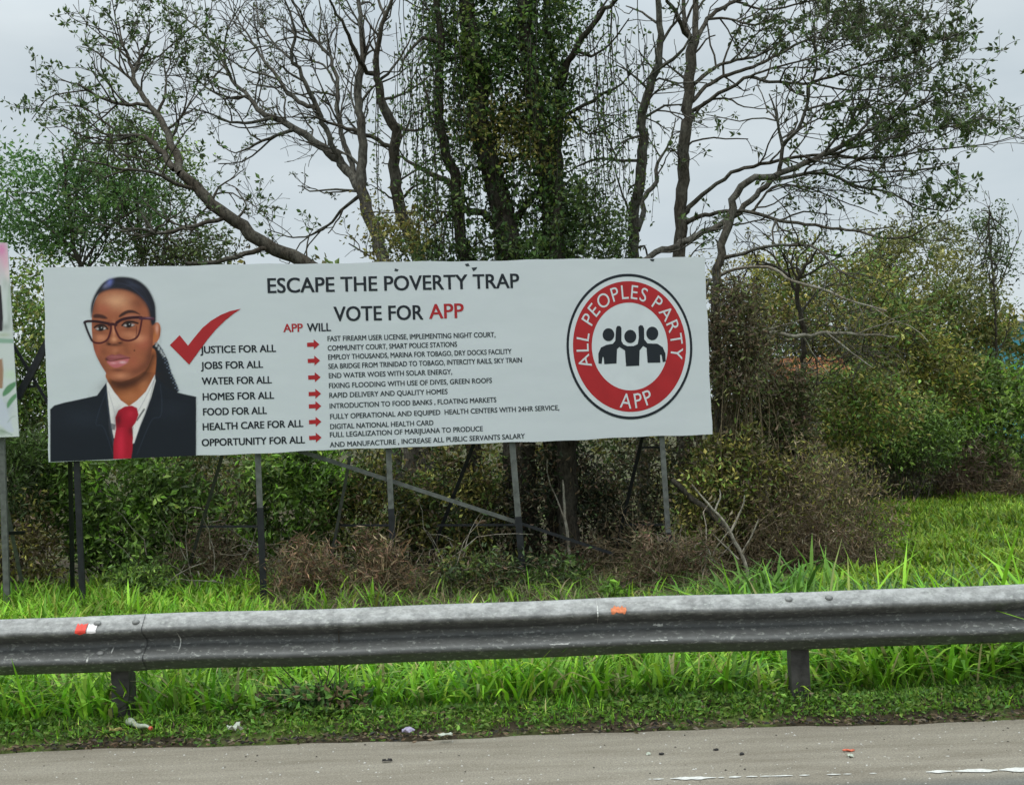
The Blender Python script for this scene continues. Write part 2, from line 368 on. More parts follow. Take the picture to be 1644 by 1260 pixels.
FOL = np.array([2.5, 2.05, 1.7])
for _p in (G_DARK, G_MID, G_OLIVE, G_BRIGHT, G_YEL): _p[:] = [tuple(np.array(c) * FOL) for c in _p]
BROWN[:] = [tuple(np.array(c) * 1.4) for c in BROWN]
def lump(rng):
    k = rng.normal(size=(6, 3)) * 2.4; ph = rng.uniform(0, 6.28, 6)
    return lambda D: 1 + .20 * np.sin(D @ k.T + ph).sum(-1) / 1.5
def shrub(name, label, cat, x, y, d, rx, ry, rz, n, leaf, pal, seed, stems=14, clump=.13, ratio=.42, bark=None, inner=.35, group=None, dead=0.0, stem_r=.011, top=0.0, part='foliage'):
    r = np.random.default_rng(seed); C = px(x, y, d); RX, RZ = rx * d / F, ry * d / F
    g = float(gz(C[0], C[1])); rz = min(rz, .6) if d < 18 and y > 780 else rz; root = empty(name, (C[0], C[1], g), label, cat, group=group)
    nc = max(12, n // 26); D = norm(r.normal(size=(nc, 3)))
    rad = r.uniform(inner, 1, nc) ** .6 * lump(r)(D)
    CC = C + D * rad[:, None] * np.array([RX, rz, RZ])
    CC[:, 2] = np.maximum(CC[:, 2], gz(CC[:, 0], CC[:, 1]) + .05)
    clump = clump * 1.6 if d > 20 else clump; tone = r.lognormal(0, .46, (nc, 1)); ci = r.integers(0, len(pal), nc)
    k = r.integers(0, nc, n); P = CC[k] + r.normal(size=(n, 3)) * clump * np.array([1, 1, .7])
    P[:, 2] = np.maximum(P[:, 2], gz(P[:, 0], P[:, 1]) + .02)
    Dl = norm(r.normal(size=(n, 3)) + norm(P - C) * .5 + np.array([0, 0, -.1]))
    pc = np.array(pal)[np.where(r.random(n) < .7, ci[k], r.integers(0, len(pal), n))] * tone[k] * r.lognormal(0, .2, (n, 1))
    if dead: 
        m_ = r.random(n) < dead; pc[m_] = palette(BROWN, m_.sum(), r)
    L_ = leaf * r.uniform(.55, 1.35, n)
    lv = Leaves(); lv.add(P, Dl, L_, L_ * ratio * r.uniform(.75, 1.2, n), np.clip(pc, 0, .8)); lv.build(part, root, r)
    wd = Wood()
    for q in r.choice(nc, min(stems, nc), replace=False):
        e1 = CC[q]; b_ = np.array([C[0] + r.normal() * RX * .35, C[1] + r.normal() * rz * .3, 0]); b_[2] = gz(b_[0], b_[1]) - .05
        mid = (b_ + e1) / 2 + r.normal(size=3) * .18
        A = spline(np.array([b_, mid, e1, e1 + norm(e1 - mid) * r.uniform(.1, .5)]), .2); wd.tube(A, np.linspace(stem_r, .003, len(A)), 4)
    wd.build('stems', root, bark or BARK_MID)
    return root
def brush(name, label, cat, x, y, d, rx, ry, rz, n, seed, mat=None, leaves=600, pal=BROWN, leaf=.09, r0=.005, ln=.7, up=.6, ratio=.22, float_=False):
    """a heap of dry stalks"""
    r = np.random.default_rng(seed); C = px(x, y, d); RX, RZ = rx * d / F, ry * d / F
    root = empty(name, (C[0], C[1], float(gz(C[0], C[1]))), label, cat); wd = Wood()
    nk = 9; KC = C + r.uniform(-1, 1, (nk, 3)) * np.array([RX * .85, rz * .7, 0]); KC[:, 2] = (C[2] - RZ) if float_ else gz(KC[:, 0], KC[:, 1]); KH = 2 * RZ * r.uniform(.35, 1.1, nk); KR = RX * r.uniform(.18, .4, nk)
    for _ in range(n):
        q = r.integers(nk); h_ = r.random() ** 1.3; p = KC[q] + np.array([r.normal() * KR[q] * (1 - .6 * h_), r.normal() * rz * .35, h_ * KH[q] * .8])
        dv = norm(r.normal(size=3) + np.array([0, 0, up])); pts = [p]; l_ = ln * r.uniform(.4, 1.3)
        for k in range(5):
            dv = norm(dv + r.normal(size=3) * .28 + np.array([0, 0, -.1])); pts.append(pts[-1] + dv * l_ / 5)
        wd.tube(np.array(pts), np.linspace(r0 * r.uniform(.6, 1.4), .002, 6), 3)
    wd.build('stalks', root, mat or TWIG_BROWN)
    if leaves:
        q = r.integers(0, nk, leaves); h_ = r.random(leaves) ** 1.2; P = KC[q] + np.stack([r.normal(size=leaves) * KR[q] * (1.05 - .7 * h_), r.normal(size=leaves) * rz * .35, h_ * KH[q]], -1)
        L_ = leaf * r.uniform(.5, 1.5, leaves); lv = Leaves()
        lv.add(P, r.normal(size=(leaves, 3)) + np.array([0, 0, -.3]), L_, L_ * ratio, palette(pal, leaves, r, .3)); lv.build('withered_leaves', root, r)
    return root
def blade_arrays(B, az, h, wdt, lean, droop):
    """tapered arching blades; B base points."""
    ts = np.array([0, .35, .7, 1.0]); n = len(B)
    dx = np.stack([np.cos(az), np.sin(az), np.zeros(n)], -1); sx = np.stack([-np.sin(az), np.cos(az), np.zeros(n)], -1)
    V = []
    for q, tt in enumerate(ts):
        c = B + dx * (h * (lean * tt + droop * tt ** 2.2))[:, None]
        c[:, 2] += h * (tt - .55 * droop * tt ** 2.6)
        wv = (wdt * (.75, 1.0, .7, 0)[q] * .5)[:, None]
        V += [c - sx * wv, c + sx * wv] if q < 3 else [c]
    V = np.stack(V, 1).reshape(-1, 3); k = np.arange(n) * 7
    Q = np.concatenate([np.stack([k + a, k + a + 1, k + a + 3, k + a + 2], -1) for a in (0, 2)])
    T = np.stack([k + 4, k + 5, k + 6], -1)
    return V, Q, T
def grass(name, X, Y, hmin, hmax, wd, pal, seed, root=None, lean=.35, droop=.7, mat=None, spread=.22, zoff=0.0, patch=True, **kw):
    r = np.random.default_rng(seed); n = len(X); B = np.stack([X, Y, gz(X, Y) - .01 + zoff], -1)
    h = r.uniform(hmin, hmax, n)
    if patch: h *= .82 + .22 * np.sin(X * 2.3 + 1.1 * Y) * np.sin(Y * 2.9 + .5) + .12 * np.sin(X * 6.1 + Y * 3)
    V, Q, T = blade_arrays(B, r.uniform(0, 6.283, n), h, wd * r.uniform(.6, 1.35, n), lean * r.uniform(0, 1.6, n), droop * r.uniform(.1, 1.5, n) )
    c = palette(pal, n, r, spread)
    if patch: c *= (1 + .26 * np.sin(X * 1.7 + 2) * np.sin(Y * 2.1 + X * .8) + .16 * np.sin(X * 4.3 - Y * 3.7) * np.sin(Y * 5.1 + X))[:, None]
    o = mesh_obj(name, V, [Q, T], mat or GRASS, root, np.repeat(np.clip(c, 0, .8), 7, 0))
    return tag(o, **kw)

# ------------------------------------------------------------------ election billboard
BL, BR, BH = np.array([-5.83493, 14.85146, 1.64 - .34228]), np.array([2.73074, 16.29354, 1.64 - .34228]), 2.44
bu = norm(BR - BL); bn = np.array([-bu[1], bu[0], 0.0]); BW = np.linalg.norm(BR - BL); BANG = math.atan2(bu[1], bu[0])
def bd(x, y, off=0.0):
    """photo point -> (u, v) on the board's face (v above its lower edge)"""
    r = ray(x, y); k = ((BL + bn * off - CAM) @ bn) / (r @ bn); p = CAM + k * r
    return np.array([(p - BL) @ bu, p[2] - BL[2]])
def b3(x, y, off): 
    r = ray(x, y); k = ((BL + bn * off - CAM) @ bn) / (r @ bn); return CAM + k * r
bg_z = float(gz(BL[0], BL[1])); LZ = BL[2] - bg_z                    # lower edge above the root
board = empty('billboard', (BL[0], BL[1], bg_z), 'wide white election billboard with portrait of woman in glasses, on steel posts', 'billboard', BANG)
def local(P):                                                        # world -> board local
    P = np.atleast_2d(P) - np.array([BL[0], BL[1], bg_z]); return np.stack([P @ bu, P @ bn, P[:, 2]], -1)
def bobj(name, V, faces, mat, parent=None, **kw):
    o = mesh_obj(name, V, faces, mat, None, **kw); o.parent = parent or board; return o
def box_v(x0, x1, y0, y1, z0, z1):
    V = np.array([(x, y, z) for z in (z0, z1) for x, y in ((x0, y0), (x1, y0), (x1, y1), (x0, y1))], float)
    Fq = np.array([(3, 2, 1, 0), (4, 5, 6, 7), (0, 1, 5, 4), (1, 2, 6, 5), (2, 3, 7, 6), (3, 0, 4, 7)])
    return V, Fq
vm_, t, b = material('white_vinyl', .55, 0, .25)
tcn = N(t, 'ShaderNodeTexCoord')
mpn = N(t, 'ShaderNodeMapping'); mpn.inputs['Scale'].default_value = (.8, 1, 2.2); t.links.new(tcn.outputs['Object'], mpn.inputs[0])
r_ = ramp(t, tex(t, 1.2, 5, .6, mpn.outputs[0]).outputs[0], [(.3, (.578, .605, .625)), (.7, (.615, .640, .66))]); t.links.new(r_.outputs[0], b.inputs['Base Color'])
bp = N(t, 'ShaderNodeBump'); bp.inputs['Strength'].default_value = .06; bp.inputs['Distance'].default_value = .05
t.links.new(tex(t, 2.2, 3, .5, mpn.outputs[0]).outputs[0], bp.inputs['Height']); t.links.new(bp.outputs[0], b.inputs['Normal'])
VINYL = vm_
# panel: gently uneven outline (stretched cloth over a frame)
nu, nv = 60, 16
uu, vv = np.meshgrid(np.linspace(0, BW, nu), np.linspace(0, BH, nv))
ed = .006 * np.sin(uu * 3.1) + .004 * np.sin(uu * 9.2 + 1); ev = .005 * np.sin(vv * 5 + 1) + .004 * np.sin(vv * 13)
zz = vv + ed * np.where(vv > BH / 2, 1, -1) * (np.abs(vv / BH - .5) * 2) ** 6
ux = uu + ev * np.where(uu > BW / 2, 1, -1) * (np.abs(uu / BW - .5) * 2) ** 12
Vf = np.stack([ux, 0 * ux, zz + LZ], -1).reshape(-1, 3); Vb = Vf + np.array([0, .035, 0])
i = np.arange(nu * nv).reshape(nv, nu); o_ = nu * nv
Qf = np.stack([i[:-1, :-1], i[:-1, 1:], i[1:, 1:], i[1:, :-1]], -1).reshape(-1, 4)
loop = np.concatenate([i[0, :], i[1:, -1], i[-1, -2::-1], i[-2:0:-1, 0]]); ln2 = np.roll(loop, -1)
bobj('panel', np.vstack([Vf, Vb]), [Qf, Qf[:, ::-1] + o_, np.stack([loop, loop + o_, ln2 + o_, ln2], -1)], VINYL)

INK = flat('black_ink', (.012, .016, .022), .5, 0, .15, 4); INK2 = flat('dark_grey_ink', (.028, .036, .042), .5, 0, .15, 4)
RED = flat('red_ink', (.40, .018, .022), .5, 0, .1, 4); WHT = flat('white_ink', (.62, .645, .665), .5, 0, .04, 4)
def flat_poly(uv, mat, name, off=-.003, parent=None):
    pts = [Vector((p[0], p[1], 0)) for p in uv]; T = tessellate_polygon([pts])
    V = np.array([(p[0], off, p[1] + LZ) for p in uv]); A = np.array(T)
    a, b_, c = V[A[:, 0]][:, [0, 2]], V[A[:, 1]][:, [0, 2]], V[A[:, 2]][:, [0, 2]]
    cr = (b_[:, 0] - a[:, 0]) * (c[:, 1] - a[:, 1]) - (b_[:, 1] - a[:, 1]) * (c[:, 0] - a[:, 0])
    A[cr < 0] = A[cr < 0][:, ::-1]
    return bobj(name, V, [A], mat, parent)
def glyphs(s, weight=0.0):
    cu = bpy.data.curves.new('txt', 'FONT'); cu.body = s; cu.offset = weight; cu.resolution_u = 4
    ob = bpy.data.objects.new('txt', cu); COL.objects.link(ob)
    bpy.context.view_layer.update()
    me = bpy.data.meshes.new_from_object(ob.evaluated_get(bpy.context.evaluated_depsgraph_get()))
    V = np.zeros(len(me.vertices) * 3, np.float32); me.vertices.foreach_get('co', V); V = V.reshape(-1, 3).astype(float)
    me.calc_loop_triangles(); T = np.zeros(len(me.loop_triangles) * 3, np.int32); me.loop_triangles.foreach_get('vertices', T)
    bpy.data.objects.remove(ob); bpy.data.curves.remove(cu); bpy.data.meshes.remove(me)
    return V[:, :2], T.reshape(-1, 3)
CAPH = glyphs('H')[0][:, 1].max()
def lettering(s, x0, y0, x1, y1, cap, mat, weight=.0, off=-.003, name='lettering'):
    V, T = glyphs(s); a, c = bd(x0, y0), bd(x1, y1); wd = np.linalg.norm(c - a); e1 = (c - a) / wd; e2 = np.array([0, 1.0])
    h = bd(x0, y0 - cap)[1] - a[1]; bw = h * weight
    V = V - np.array([V[:, 0].min(), 0]); V[:, 0] *= (wd - bw) / V[:, 0].max(); V[:, 1] *= (h - bw * .5) / CAPH
    VV, TT = [], []
    for k, (dx, dy) in enumerate([(0, 0), (bw, 0), (0, bw * .5), (bw, bw * .5)] if weight else [(0, 0)]):     # strokes fattened
        P = a + (V[:, :1] + dx) * e1 + (V[:, 1:] + dy) * e2
        VV.append(np.stack([P[:, 0], np.full(len(P), off - .0003 * k), P[:, 1] + LZ], -1)); TT.append(T + k * len(V))
    return bobj(name, np.vstack(VV), [np.vstack(TT)], mat)
lettering('ESCAPE THE POVERTY TRAP', 429.7, 470.8, 834, 462.4, 24, INK, .05)
lettering('VOTE FOR', 536, 516, 679.8, 513, 23.5, INK, .05)
lettering('APP', 689, 512, 745, 510.3, 23.5, RED, .05)
lettering('APP', 455, 533.3, 486.5, 532.6, 13.2, RED, .06)
lettering('WILL', 493, 532.5, 531.7, 531.5, 13.2, INK, .06)
for s, x0, y0, x1, y1 in [('JUSTICE FOR ALL', 321.7, 567.3, 443.4, 564.8), ('JOBS FOR ALL', 322.5, 592.7, 422.5, 590.4), ('WATER FOR ALL', 324, 617.6, 436.5, 615.3),
        ('HOMES FOR ALL', 325.5, 642.7, 440.3, 640), ('FOOD FOR ALL', 326, 666.9, 428.6, 664.3), ('HEALTH CARE FOR ALL', 325.5, 690.8, 487.3, 685.2), ('OPPORTUNITY FOR ALL', 324, 716.2, 489.9, 711.3)]:
    lettering(s, x0, y0, x1, y1, 11.6, INK, .07)
for s, x0, y0, x1, y1 in [('FAST FIREARM USER LICENSE, IMPLEMENTING NIGHT COURT,', 525.9, 547.8, 795.4, 541.1), ('COMMUNITY COURT, SMART POLICE STATIONS', 526.2, 563, 733.9, 556.6),
        ('EMPLOY THOUSANDS, MARINA FOR TOBAGO, DRY DOCKS FACILITY', 526.9, 577.5, 821.5, 568), ('SEA BRIDGE FROM TRINIDAD TO TOBAGO, INTERCITY RAILS, SKY TRAIN', 527.2, 592.2, 838, 581.8),
        ('END WATER WOES WITH SOLAR ENERGY,', 527.9, 607.2, 726, 600.6), ('FIXING FLOODING WITH USE OF DIVES, GREEN ROOFS', 528.2, 623.2, 790, 614.5),
        ('RAPID DELIVERY AND QUALITY HOMES', 528.7, 638.7, 718.7, 632.3), ('INTRODUCTION TO FOOD BANKS , FLOATING MARKETS', 529.2, 655.7, 797, 645.5),
        ('FULLY OPERATIONAL AND EQUIPED  HEALTH CENTERS WITH 24HR SERVICE,', 530, 672.7, 898, 658.2), ('DIGITAL NATIONAL HEALTH CARD', 530.2, 688.7, 696, 682.4),
        ('FULL LEGALIZATION OF MARIJUANA TO PRODUCE', 529.7, 701.9, 775.3, 691.8), ('AND MANUFACTURE , INCREASE ALL PUBLIC SERVANTS SALARY', 529.5, 717.9, 842.9, 703.7)]:
    lettering(s, x0, y0, x1, y1, 8.2, INK2, .05)
def z2(p): return bd(260 + p[0] / 3.9375, 420 + p[1] / 3.9375)
for k, (cx, cy) in enumerate([(956, 524), (960, 626), (963, 731), (966, 835), (967, 913), (968, 1012), (969, 1112)]):
    flat_poly([z2((cx + a, cy + c)) for a, c in [(-39, -11), (3, -13), (3, -32), (40, -1), (4, 31), (4, 13), (-38, 15)]], RED, 'arrow')
tick = [(50, 528), (112, 465), (165, 531), (205, 480), (255, 420), (310, 374), (370, 338), (430, 313), (500, 298), (455, 328), (400, 372), (345, 425), (290, 490), (235, 565), (172, 651), (110, 588)]
flat_poly([z2(p) for p in tick], RED, 'tick_mark', -.004)

# emblem
EC = bd(1011.3, 556.2); EA = (bd(1112.2, 552.5)[0] - bd(910.4, 560)[0]) / 2; EB = (bd(1011, 439.4)[1] - bd(1011, 673)[1]) / 2
embl = bobj('emblem', *(lambda th: (np.concatenate([[[EC[0], -.0025, EC[1] + LZ]], np.stack([EC[0] + EA * .97 * np.cos(th), np.full(96, -.0025), EC[1] + LZ + EB * .97 * np.sin(th)], -1)]),
            [np.stack([np.zeros(96, int), 1 + np.arange(96), 1 + (np.arange(96) + 1) % 96], -1)]))(np.arange(96) * 2 * math.pi / 96), WHT)
def ring(f0, f1, mat, off, name):
    th = np.arange(96) * 2 * math.pi / 96; V = []
    for f in (f0, f1): V.append(np.stack([EC[0] + EA * f * np.cos(th), np.full(96, off), EC[1] + LZ + EB * f * np.sin(th)], -1))
    k = np.arange(96); j = (k + 1) % 96
    return bobj(name, np.vstack(V), [np.stack([k, 96 + k, 96 + j, j], -1)], mat, embl)
ring(.962, 1.0, INK, -.004, 'outer_ring'); ring(.603, .898, RED, -.004, 'red_band')
def arc_letter(ch, ang, cap, rb, inward, width=None):
    V, T = glyphs(ch); cxm = (V[:, 0].min() + V[:, 0].max()) / 2; sc = cap / CAPH
    X = (V[:, 0] - cxm) * sc * .95; Y = V[:, 1] * sc
    er = np.array([math.cos(ang), math.sin(ang)]); et = np.array([math.sin(ang), -math.cos(ang)])
    if inward: P = er * rb + et[None] * -X[:, None] - er[None] * Y[:, None]
    else: P = er * rb + et[None] * X[:, None] + er[None] * Y[:, None]
    return np.stack([EC[0] + EA * P[:, 0], np.full(len(P), -.006), EC[1] + LZ + EB * P[:, 1]], -1), T
def arc_text(s, a0, a1, cap, rb, inward=False):
    wds = [(.32 if ch == ' ' else glyphs(ch)[0][:, 0].max() - glyphs(ch)[0][:, 0].min() + (.04 if ch == 'T' else .13)) for ch in s]
    cen = np.cumsum(wds) - np.array(wds) / 2; f = (cen - cen[0]) / (cen[-1] - cen[0]); VV, TT, o_ = [], [], 0
    for ch, q in zip(s, f):
        if ch == ' ': continue
        V, T = arc_letter(ch, math.radians(a0 + (a1 - a0) * q), cap, rb, inward); VV.append(V); TT.append(T + o_); o_ += len(V)
    bobj('lettering', np.vstack(VV), [np.vstack(TT)], WHT, embl)
arc_text('ALL PEOPLES PARTY', 194.5, -8.5, .19, .655)
arc_text('APP', 262.5, 289.5, .20, .85, True)
def z4(p): return bd(880 + p[0] / 3.9375, 400 + p[1] / 3.9375)
body = [(318, 722), (317, 660), (333, 622), (368, 605), (408, 598), (424, 580), (429, 500), (438, 485), (455, 486), (463, 500), (463, 580), (475, 602), (500, 613), (540, 612), (566, 600), (573, 560), (570, 492), (582, 480), (598, 484), (606, 502), (607, 570), (628, 596), (690, 598), (724, 620), (741, 660), (743, 710), (724, 714), (716, 668), (707, 668), (709, 717), (628, 718), (622, 625), (600, 612), (578, 640), (575, 736), (492, 740), (485, 640), (450, 618), (435, 632), (432, 722), (355, 727), (350, 682), (344, 682), (338, 725)]
VV, TT, o_ = [], [], 0
for poly in [body] + [[(cx + rx * math.cos(a), cy + ry * math.sin(a)) for a in np.arange(28) * 2 * math.pi / 28] for cx, cy, rx, ry in ((381, 541, 37, 41), (519, 552, 38, 42), (658, 533, 38, 43))]:
    uv = [z4(p) for p in poly]; T = np.array(tessellate_polygon([[Vector((p[0], p[1], 0)) for p in uv]]))
    VV.append(np.array([(p[0], -.005, p[1] + LZ) for p in uv])); TT.append(T + o_); o_ += len(uv)
bobj('people_symbol', np.vstack(VV), [np.vstack(TT)], INK, embl)

# printed portrait: a finely divided flat print whose ink colours are mixed here
class Paint:
    def __init__(s, X, Y, base): s.X, s.Y = X, Y; s.C = np.tile(np.array(base, float), (len(X), 1)); s.A = np.zeros(len(X))
    def blend(s, m, a, col):
        a = np.clip(a, 0, 1); s.C[m] = s.C[m] * (1 - a[:, None]) + np.asarray(col, float) * a[:, None]; s.A[m] = np.maximum(s.A[m], a)
    def sdf(s, pts, pad, closed=True, smooth=True):
        K = np.array(pts, float)
        if smooth:
            if closed: K = np.vstack([K[-2:], K, K[:2]])
            K3 = np.hstack([K, np.zeros((len(K), 1))]); 
            A = spline(K3, 9)[:, :2]
            if closed:
                i0 = np.argmin(((A - K[2]) ** 2).sum(1)); d_ = ((A - K[-2]) ** 2).sum(1); d_[:i0 + 2] = 1e9; A = A[i0:np.argmin(d_)]
            K = A
        m = np.where((s.X > K[:, 0].min() - pad) & (s.X < K[:, 0].max() + pad) & (s.Y > K[:, 1].min() - pad) & (s.Y < K[:, 1].max() + pad))[0]
        x, y = s.X[m], s.Y[m]; dm = np.full(len(m), 1e9); ins = np.zeros(len(m), bool); n = len(K)
        for j in range(n if closed else n - 1):
            a, b_ = K[j], K[(j + 1) % n]; e_ = b_ - a; L2 = max(e_ @ e_, 1e-9)
            tt = np.clip(((x - a[0]) * e_[0] + (y - a[1]) * e_[1]) / L2, 0, 1)
            dm = np.minimum(dm, np.hypot(x - a[0] - tt * e_[0], y - a[1] - tt * e_[1]))
            if closed and a[1] != b_[1]:
                c = (a[1] > y) != (b_[1] > y); xi = a[0] + (y - a[1]) / (b_[1] - a[1]) * e_[0]; ins ^= c & (x < xi)
        return m, (np.where(ins, -dm, dm) if closed else dm)
    def fill(s, pts, col, soft=2.5, op=1.0, smooth=True):
        m, d_ = s.sdf(pts, soft * 2 + 2, True, smooth); s.blend(m, op * np.clip(.5 - d_ / (2 * soft), 0, 1), col)
    def stroke(s, pts, wdt, col, soft=2, op=1.0, closed=False, smooth=True):
        m, d_ = s.sdf(pts, wdt + soft * 2, closed, smooth); s.blend(m, op * np.clip(.5 - (np.abs(d_) - wdt / 2) / (2 * soft), 0, 1), col)
    def spot(s, cx, cy, rx, ry, col, op=.5, clip=None, ang=0):
        ca, sa = math.cos(ang), math.sin(ang); dx, dy = s.X - cx, s.Y - cy; a = (dx * ca + dy * sa) / rx; b_ = (-dx * sa + dy * ca) / ry
        g = op * np.exp(-(a * a + b_ * b_)); 
        if clip is not None: g = g * clip
        m = np.where(g > .004)[0]; s.blend(m, g[m], col)
WHITE = np.array((.597, .622, .642))
def ink(r, g, b): return np.minimum(lin(r, g, b) * 1.25, .8)
def print_grid(u0, u1, v0, v1, step):
    xs_, ys_ = np.arange(u0, u1 + step * .5, step), np.arange(v0, v1 + step * .5, step)
    U_, W_ = np.meshgrid(xs_, ys_); i = np.arange(U_.size).reshape(U_.shape)
    return U_.ravel(), W_.ravel(), np.stack([i[:-1, :-1], i[:-1, 1:], i[1:, 1:], i[1:, :-1]], -1).reshape(-1, 4)
def project(P):
    d_ = P - CAM; z = d_ @ _f; return np.stack([822 + F * (d_ @ RT) / z, 630 - F * (d_ @ UP) / z], -1)
u1_ = bd(316.5, 600)[0]
U_, W_, Q = print_grid(.004, u1_, .002, BH - .1, .0068)
uvp = project(BL + U_[:, None] * bu + np.stack([0 * W_, 0 * W_, W_], -1))
pt = Paint((uvp[:, 0] - 60) * 3.5, (uvp[:, 1] - 400) * 3.5, WHITE)
SK, SKD, SKL = ink(138, 79, 54), ink(74, 38, 27), ink(200, 128, 88)
# hair tail behind the neck
pt.fill([(640, 540), (672, 525), (705, 570), (735, 630), (752, 690), (775, 740), (790, 800), (720, 830), (640, 740)], ink(22, 24, 30), 3)
rr_ = np.random.default_rng(3)
for k in range(26):
    tq = k / 25; cx, cy = 690 + tq * 95 + 8 * math.sin(k * 2.1), 560 + tq * 235
    pt.spot(cx, cy, 7, 7, ink(28, 30, 38), .95); pt.spot(cx + 5, cy + 3, 3.2, 3.2, ink(150, 165, 190), .6)
# neck
pt.fill([(392, 690), (396, 745), (420, 800), (465, 850), (515, 885), (570, 850), (640, 780), (662, 705), (655, 560), (520, 600)], ink(150, 85, 50), 3)
neck = (pt.Y > 690).astype(float)
pt.spot(490, 755, 115, 45, ink(62, 30, 18), .85, neck, -.25); pt.spot(600, 760, 30, 50, SKL, .35, neck); pt.spot(610, 700, 45, 60, SKD, .45, neck); pt.spot(520, 830, 50, 30, SKL, .25, neck)
pt.stroke([(425, 748), (480, 762), (550, 740), (610, 690), (650, 600)], 34, ink(60, 29, 18), 16, .8)
# jacket, shirt, tie
JK = ink(21, 25, 33)
pt.fill([(72, 900), (95, 878), (150, 862), (240, 843), (335, 822), (362, 785), (388, 750), (400, 800), (470, 1000), (520, 1000), (600, 880), (640, 780), (664, 705), (690, 735), (720, 770), (770, 800), (830, 815), (893, 829), (893, 1230), (72, 1230)], JK, 2.5, 1, False)
pt.spot(250, 950, 120, 60, ink(34, 40, 50), .5, (pt.Y > 870) * 1.0); pt.spot(750, 900, 90, 60, ink(30, 35, 45), .5, (pt.Y > 840) * (pt.X < 890) * 1.0)
pt.fill([(388, 750), (398, 748), (430, 800), (470, 850), (515, 882), (560, 850), (610, 800), (660, 706), (664, 740), (640, 830), (604, 930), (575, 1000), (545, 1088), (500, 1110), (430, 1060), (414, 980), (402, 880)], ink(206, 200, 198), 2.5, 1, False)
pt.spot(450, 960, 30, 70, ink(150, 145, 150), .6, (pt.X > 400) * (pt.Y > 880) * 1.0); pt.stroke([(400, 800), (430, 900), (445, 990)], 4, ink(150, 148, 152), 3, .6); pt.stroke([(655, 740), (600, 850), (560, 920)], 4, ink(150, 148, 152), 3, .7)
pt.stroke([(388, 752), (392, 850), (412, 985), (428, 1100)], 5, ink(58, 68, 84), 3, .55); pt.stroke([(662, 712), (630, 850), (590, 960), (545, 1092)], 5, ink(58, 68, 84), 3, .55); pt.stroke([(388, 800), (350, 900), (330, 985), (372, 1000), (425, 1150)], 4, ink(48, 57, 72), 3, .45); pt.stroke([(690, 760), (700, 860), (690, 940), (640, 965), (560, 1150)], 4, ink(48, 57, 72), 3, .45)
pt.stroke([(560, 960), (600, 900)], 10, ink(20, 24, 32), 3, .8); pt.fill([(410, 975), (440, 985), (436, 1015), (420, 1015)], ink(60, 64, 72), 3, .8, False)
pt.fill([(438, 945), (455, 905), (490, 884), (530, 878), (560, 892), (569, 930), (552, 975), (533, 1000), (538, 1060), (534, 1130), (518, 1230), (428, 1230), (428, 1090), (442, 1010)], ink(150, 16, 36), 2.5, 1, False)
pt.spot(468, 1100, 26, 110, ink(196, 36, 60), .7, (pt.Y > 1000) * (pt.X > 430) * (pt.X < 535) * 1.0); pt.spot(455, 960, 18, 40, ink(70, 8, 18), .8); pt.spot(530, 1020, 20, 30, ink(80, 8, 20), .7, (pt.X < 540) * 1.0); pt.spot(525, 925, 22, 22, ink(190, 40, 58), .5)
# ear, face
def cc(pts): return [(154 + x * .7386, 87.5 + y * .7386) for x, y in pts]
def fs(x, y, rx, ry, col, op, clip=None, ang=0): pt.spot(154 + x * .7386, 87.5 + y * .7386, rx * .7386, ry * .7386, col, op, clip, ang)
def fk(pts, wdt, col, soft=2, op=1.0, closed=False): pt.stroke(cc(pts), wdt * .7386, col, soft, op, closed)
SKB, DK, DK2, HI, RD = ink(146, 83, 57), ink(76, 38, 27), ink(50, 24, 18), ink(206, 138, 104), ink(160, 80, 62)
pt.fill(cc([(660, 470), (690, 441), (715, 443), (729, 475), (728, 525), (716, 565), (692, 598), (662, 604)]), ink(164, 94, 62), 2.5)
fs(702, 485, 12, 34, ink(212, 160, 146), .6); fs(684, 540, 14, 34, ink(176, 104, 50), .6); fs(722, 520, 6, 50, DK, .5); fs(676, 500, 8, 40, DK, .5)
face = cc([(206, 400), (205, 470), (210, 560), (217, 620), (238, 688), (272, 756), (308, 815), (332, 853), (372, 880), (430, 888), (500, 868), (560, 838), (612, 798), (646, 735), (662, 650), (670, 590), (672, 480), (662, 410), (640, 320), (585, 240), (480, 185), (370, 175), (280, 200), (232, 270), (212, 340)])
pt.fill(face, SKB, 2.5)
m, d_ = pt.sdf(face, 1); fm = np.zeros(len(pt.X)); fm[m] = np.clip(.5 - d_ / 4, 0, 1)
fs(390, 275, 100, 58, ink(222, 156, 120), .7, fm); fs(300, 330, 60, 40, RD, .45, fm); fs(470, 335, 60, 30, HI, .3, fm); fs(560, 290, 50, 60, DK, .45, fm, .7); fs(225, 330, 28, 80, DK, .35, fm)
fs(600, 590, 70, 60, RD, .7, fm); fs(560, 560, 55, 34, ink(214, 146, 110), .55, fm); fs(480, 530, 50, 26, HI, .3, fm); fs(270, 560, 50, 32, HI, .5, fm); fs(245, 640, 30, 50, RD, .6, fm); fs(225, 600, 22, 90, DK, .35, fm)
fs(660, 520, 22, 120, DK, .45, fm); fs(655, 700, 45, 110, DK, .75, fm, .2); fs(560, 800, 110, 34, DK, .55, fm, -.5); fs(285, 760, 30, 70, DK, .4, fm, -.5); fs(430, 888, 120, 20, DK2, .55, fm); fs(430, 845, 60, 24, HI, .5, fm); fs(405, 802, 60, 12, DK, .6, fm); fs(520, 740, 40, 50, RD, .4, fm)
fs(390, 600, 130, 16, DK, .2, fm); fs(300, 665, 26, 40, DK, .3, fm, -.5); fs(470, 650, 22, 36, DK, .28, fm, -.5); fs(385, 655, 24, 24, HI, .25, fm)
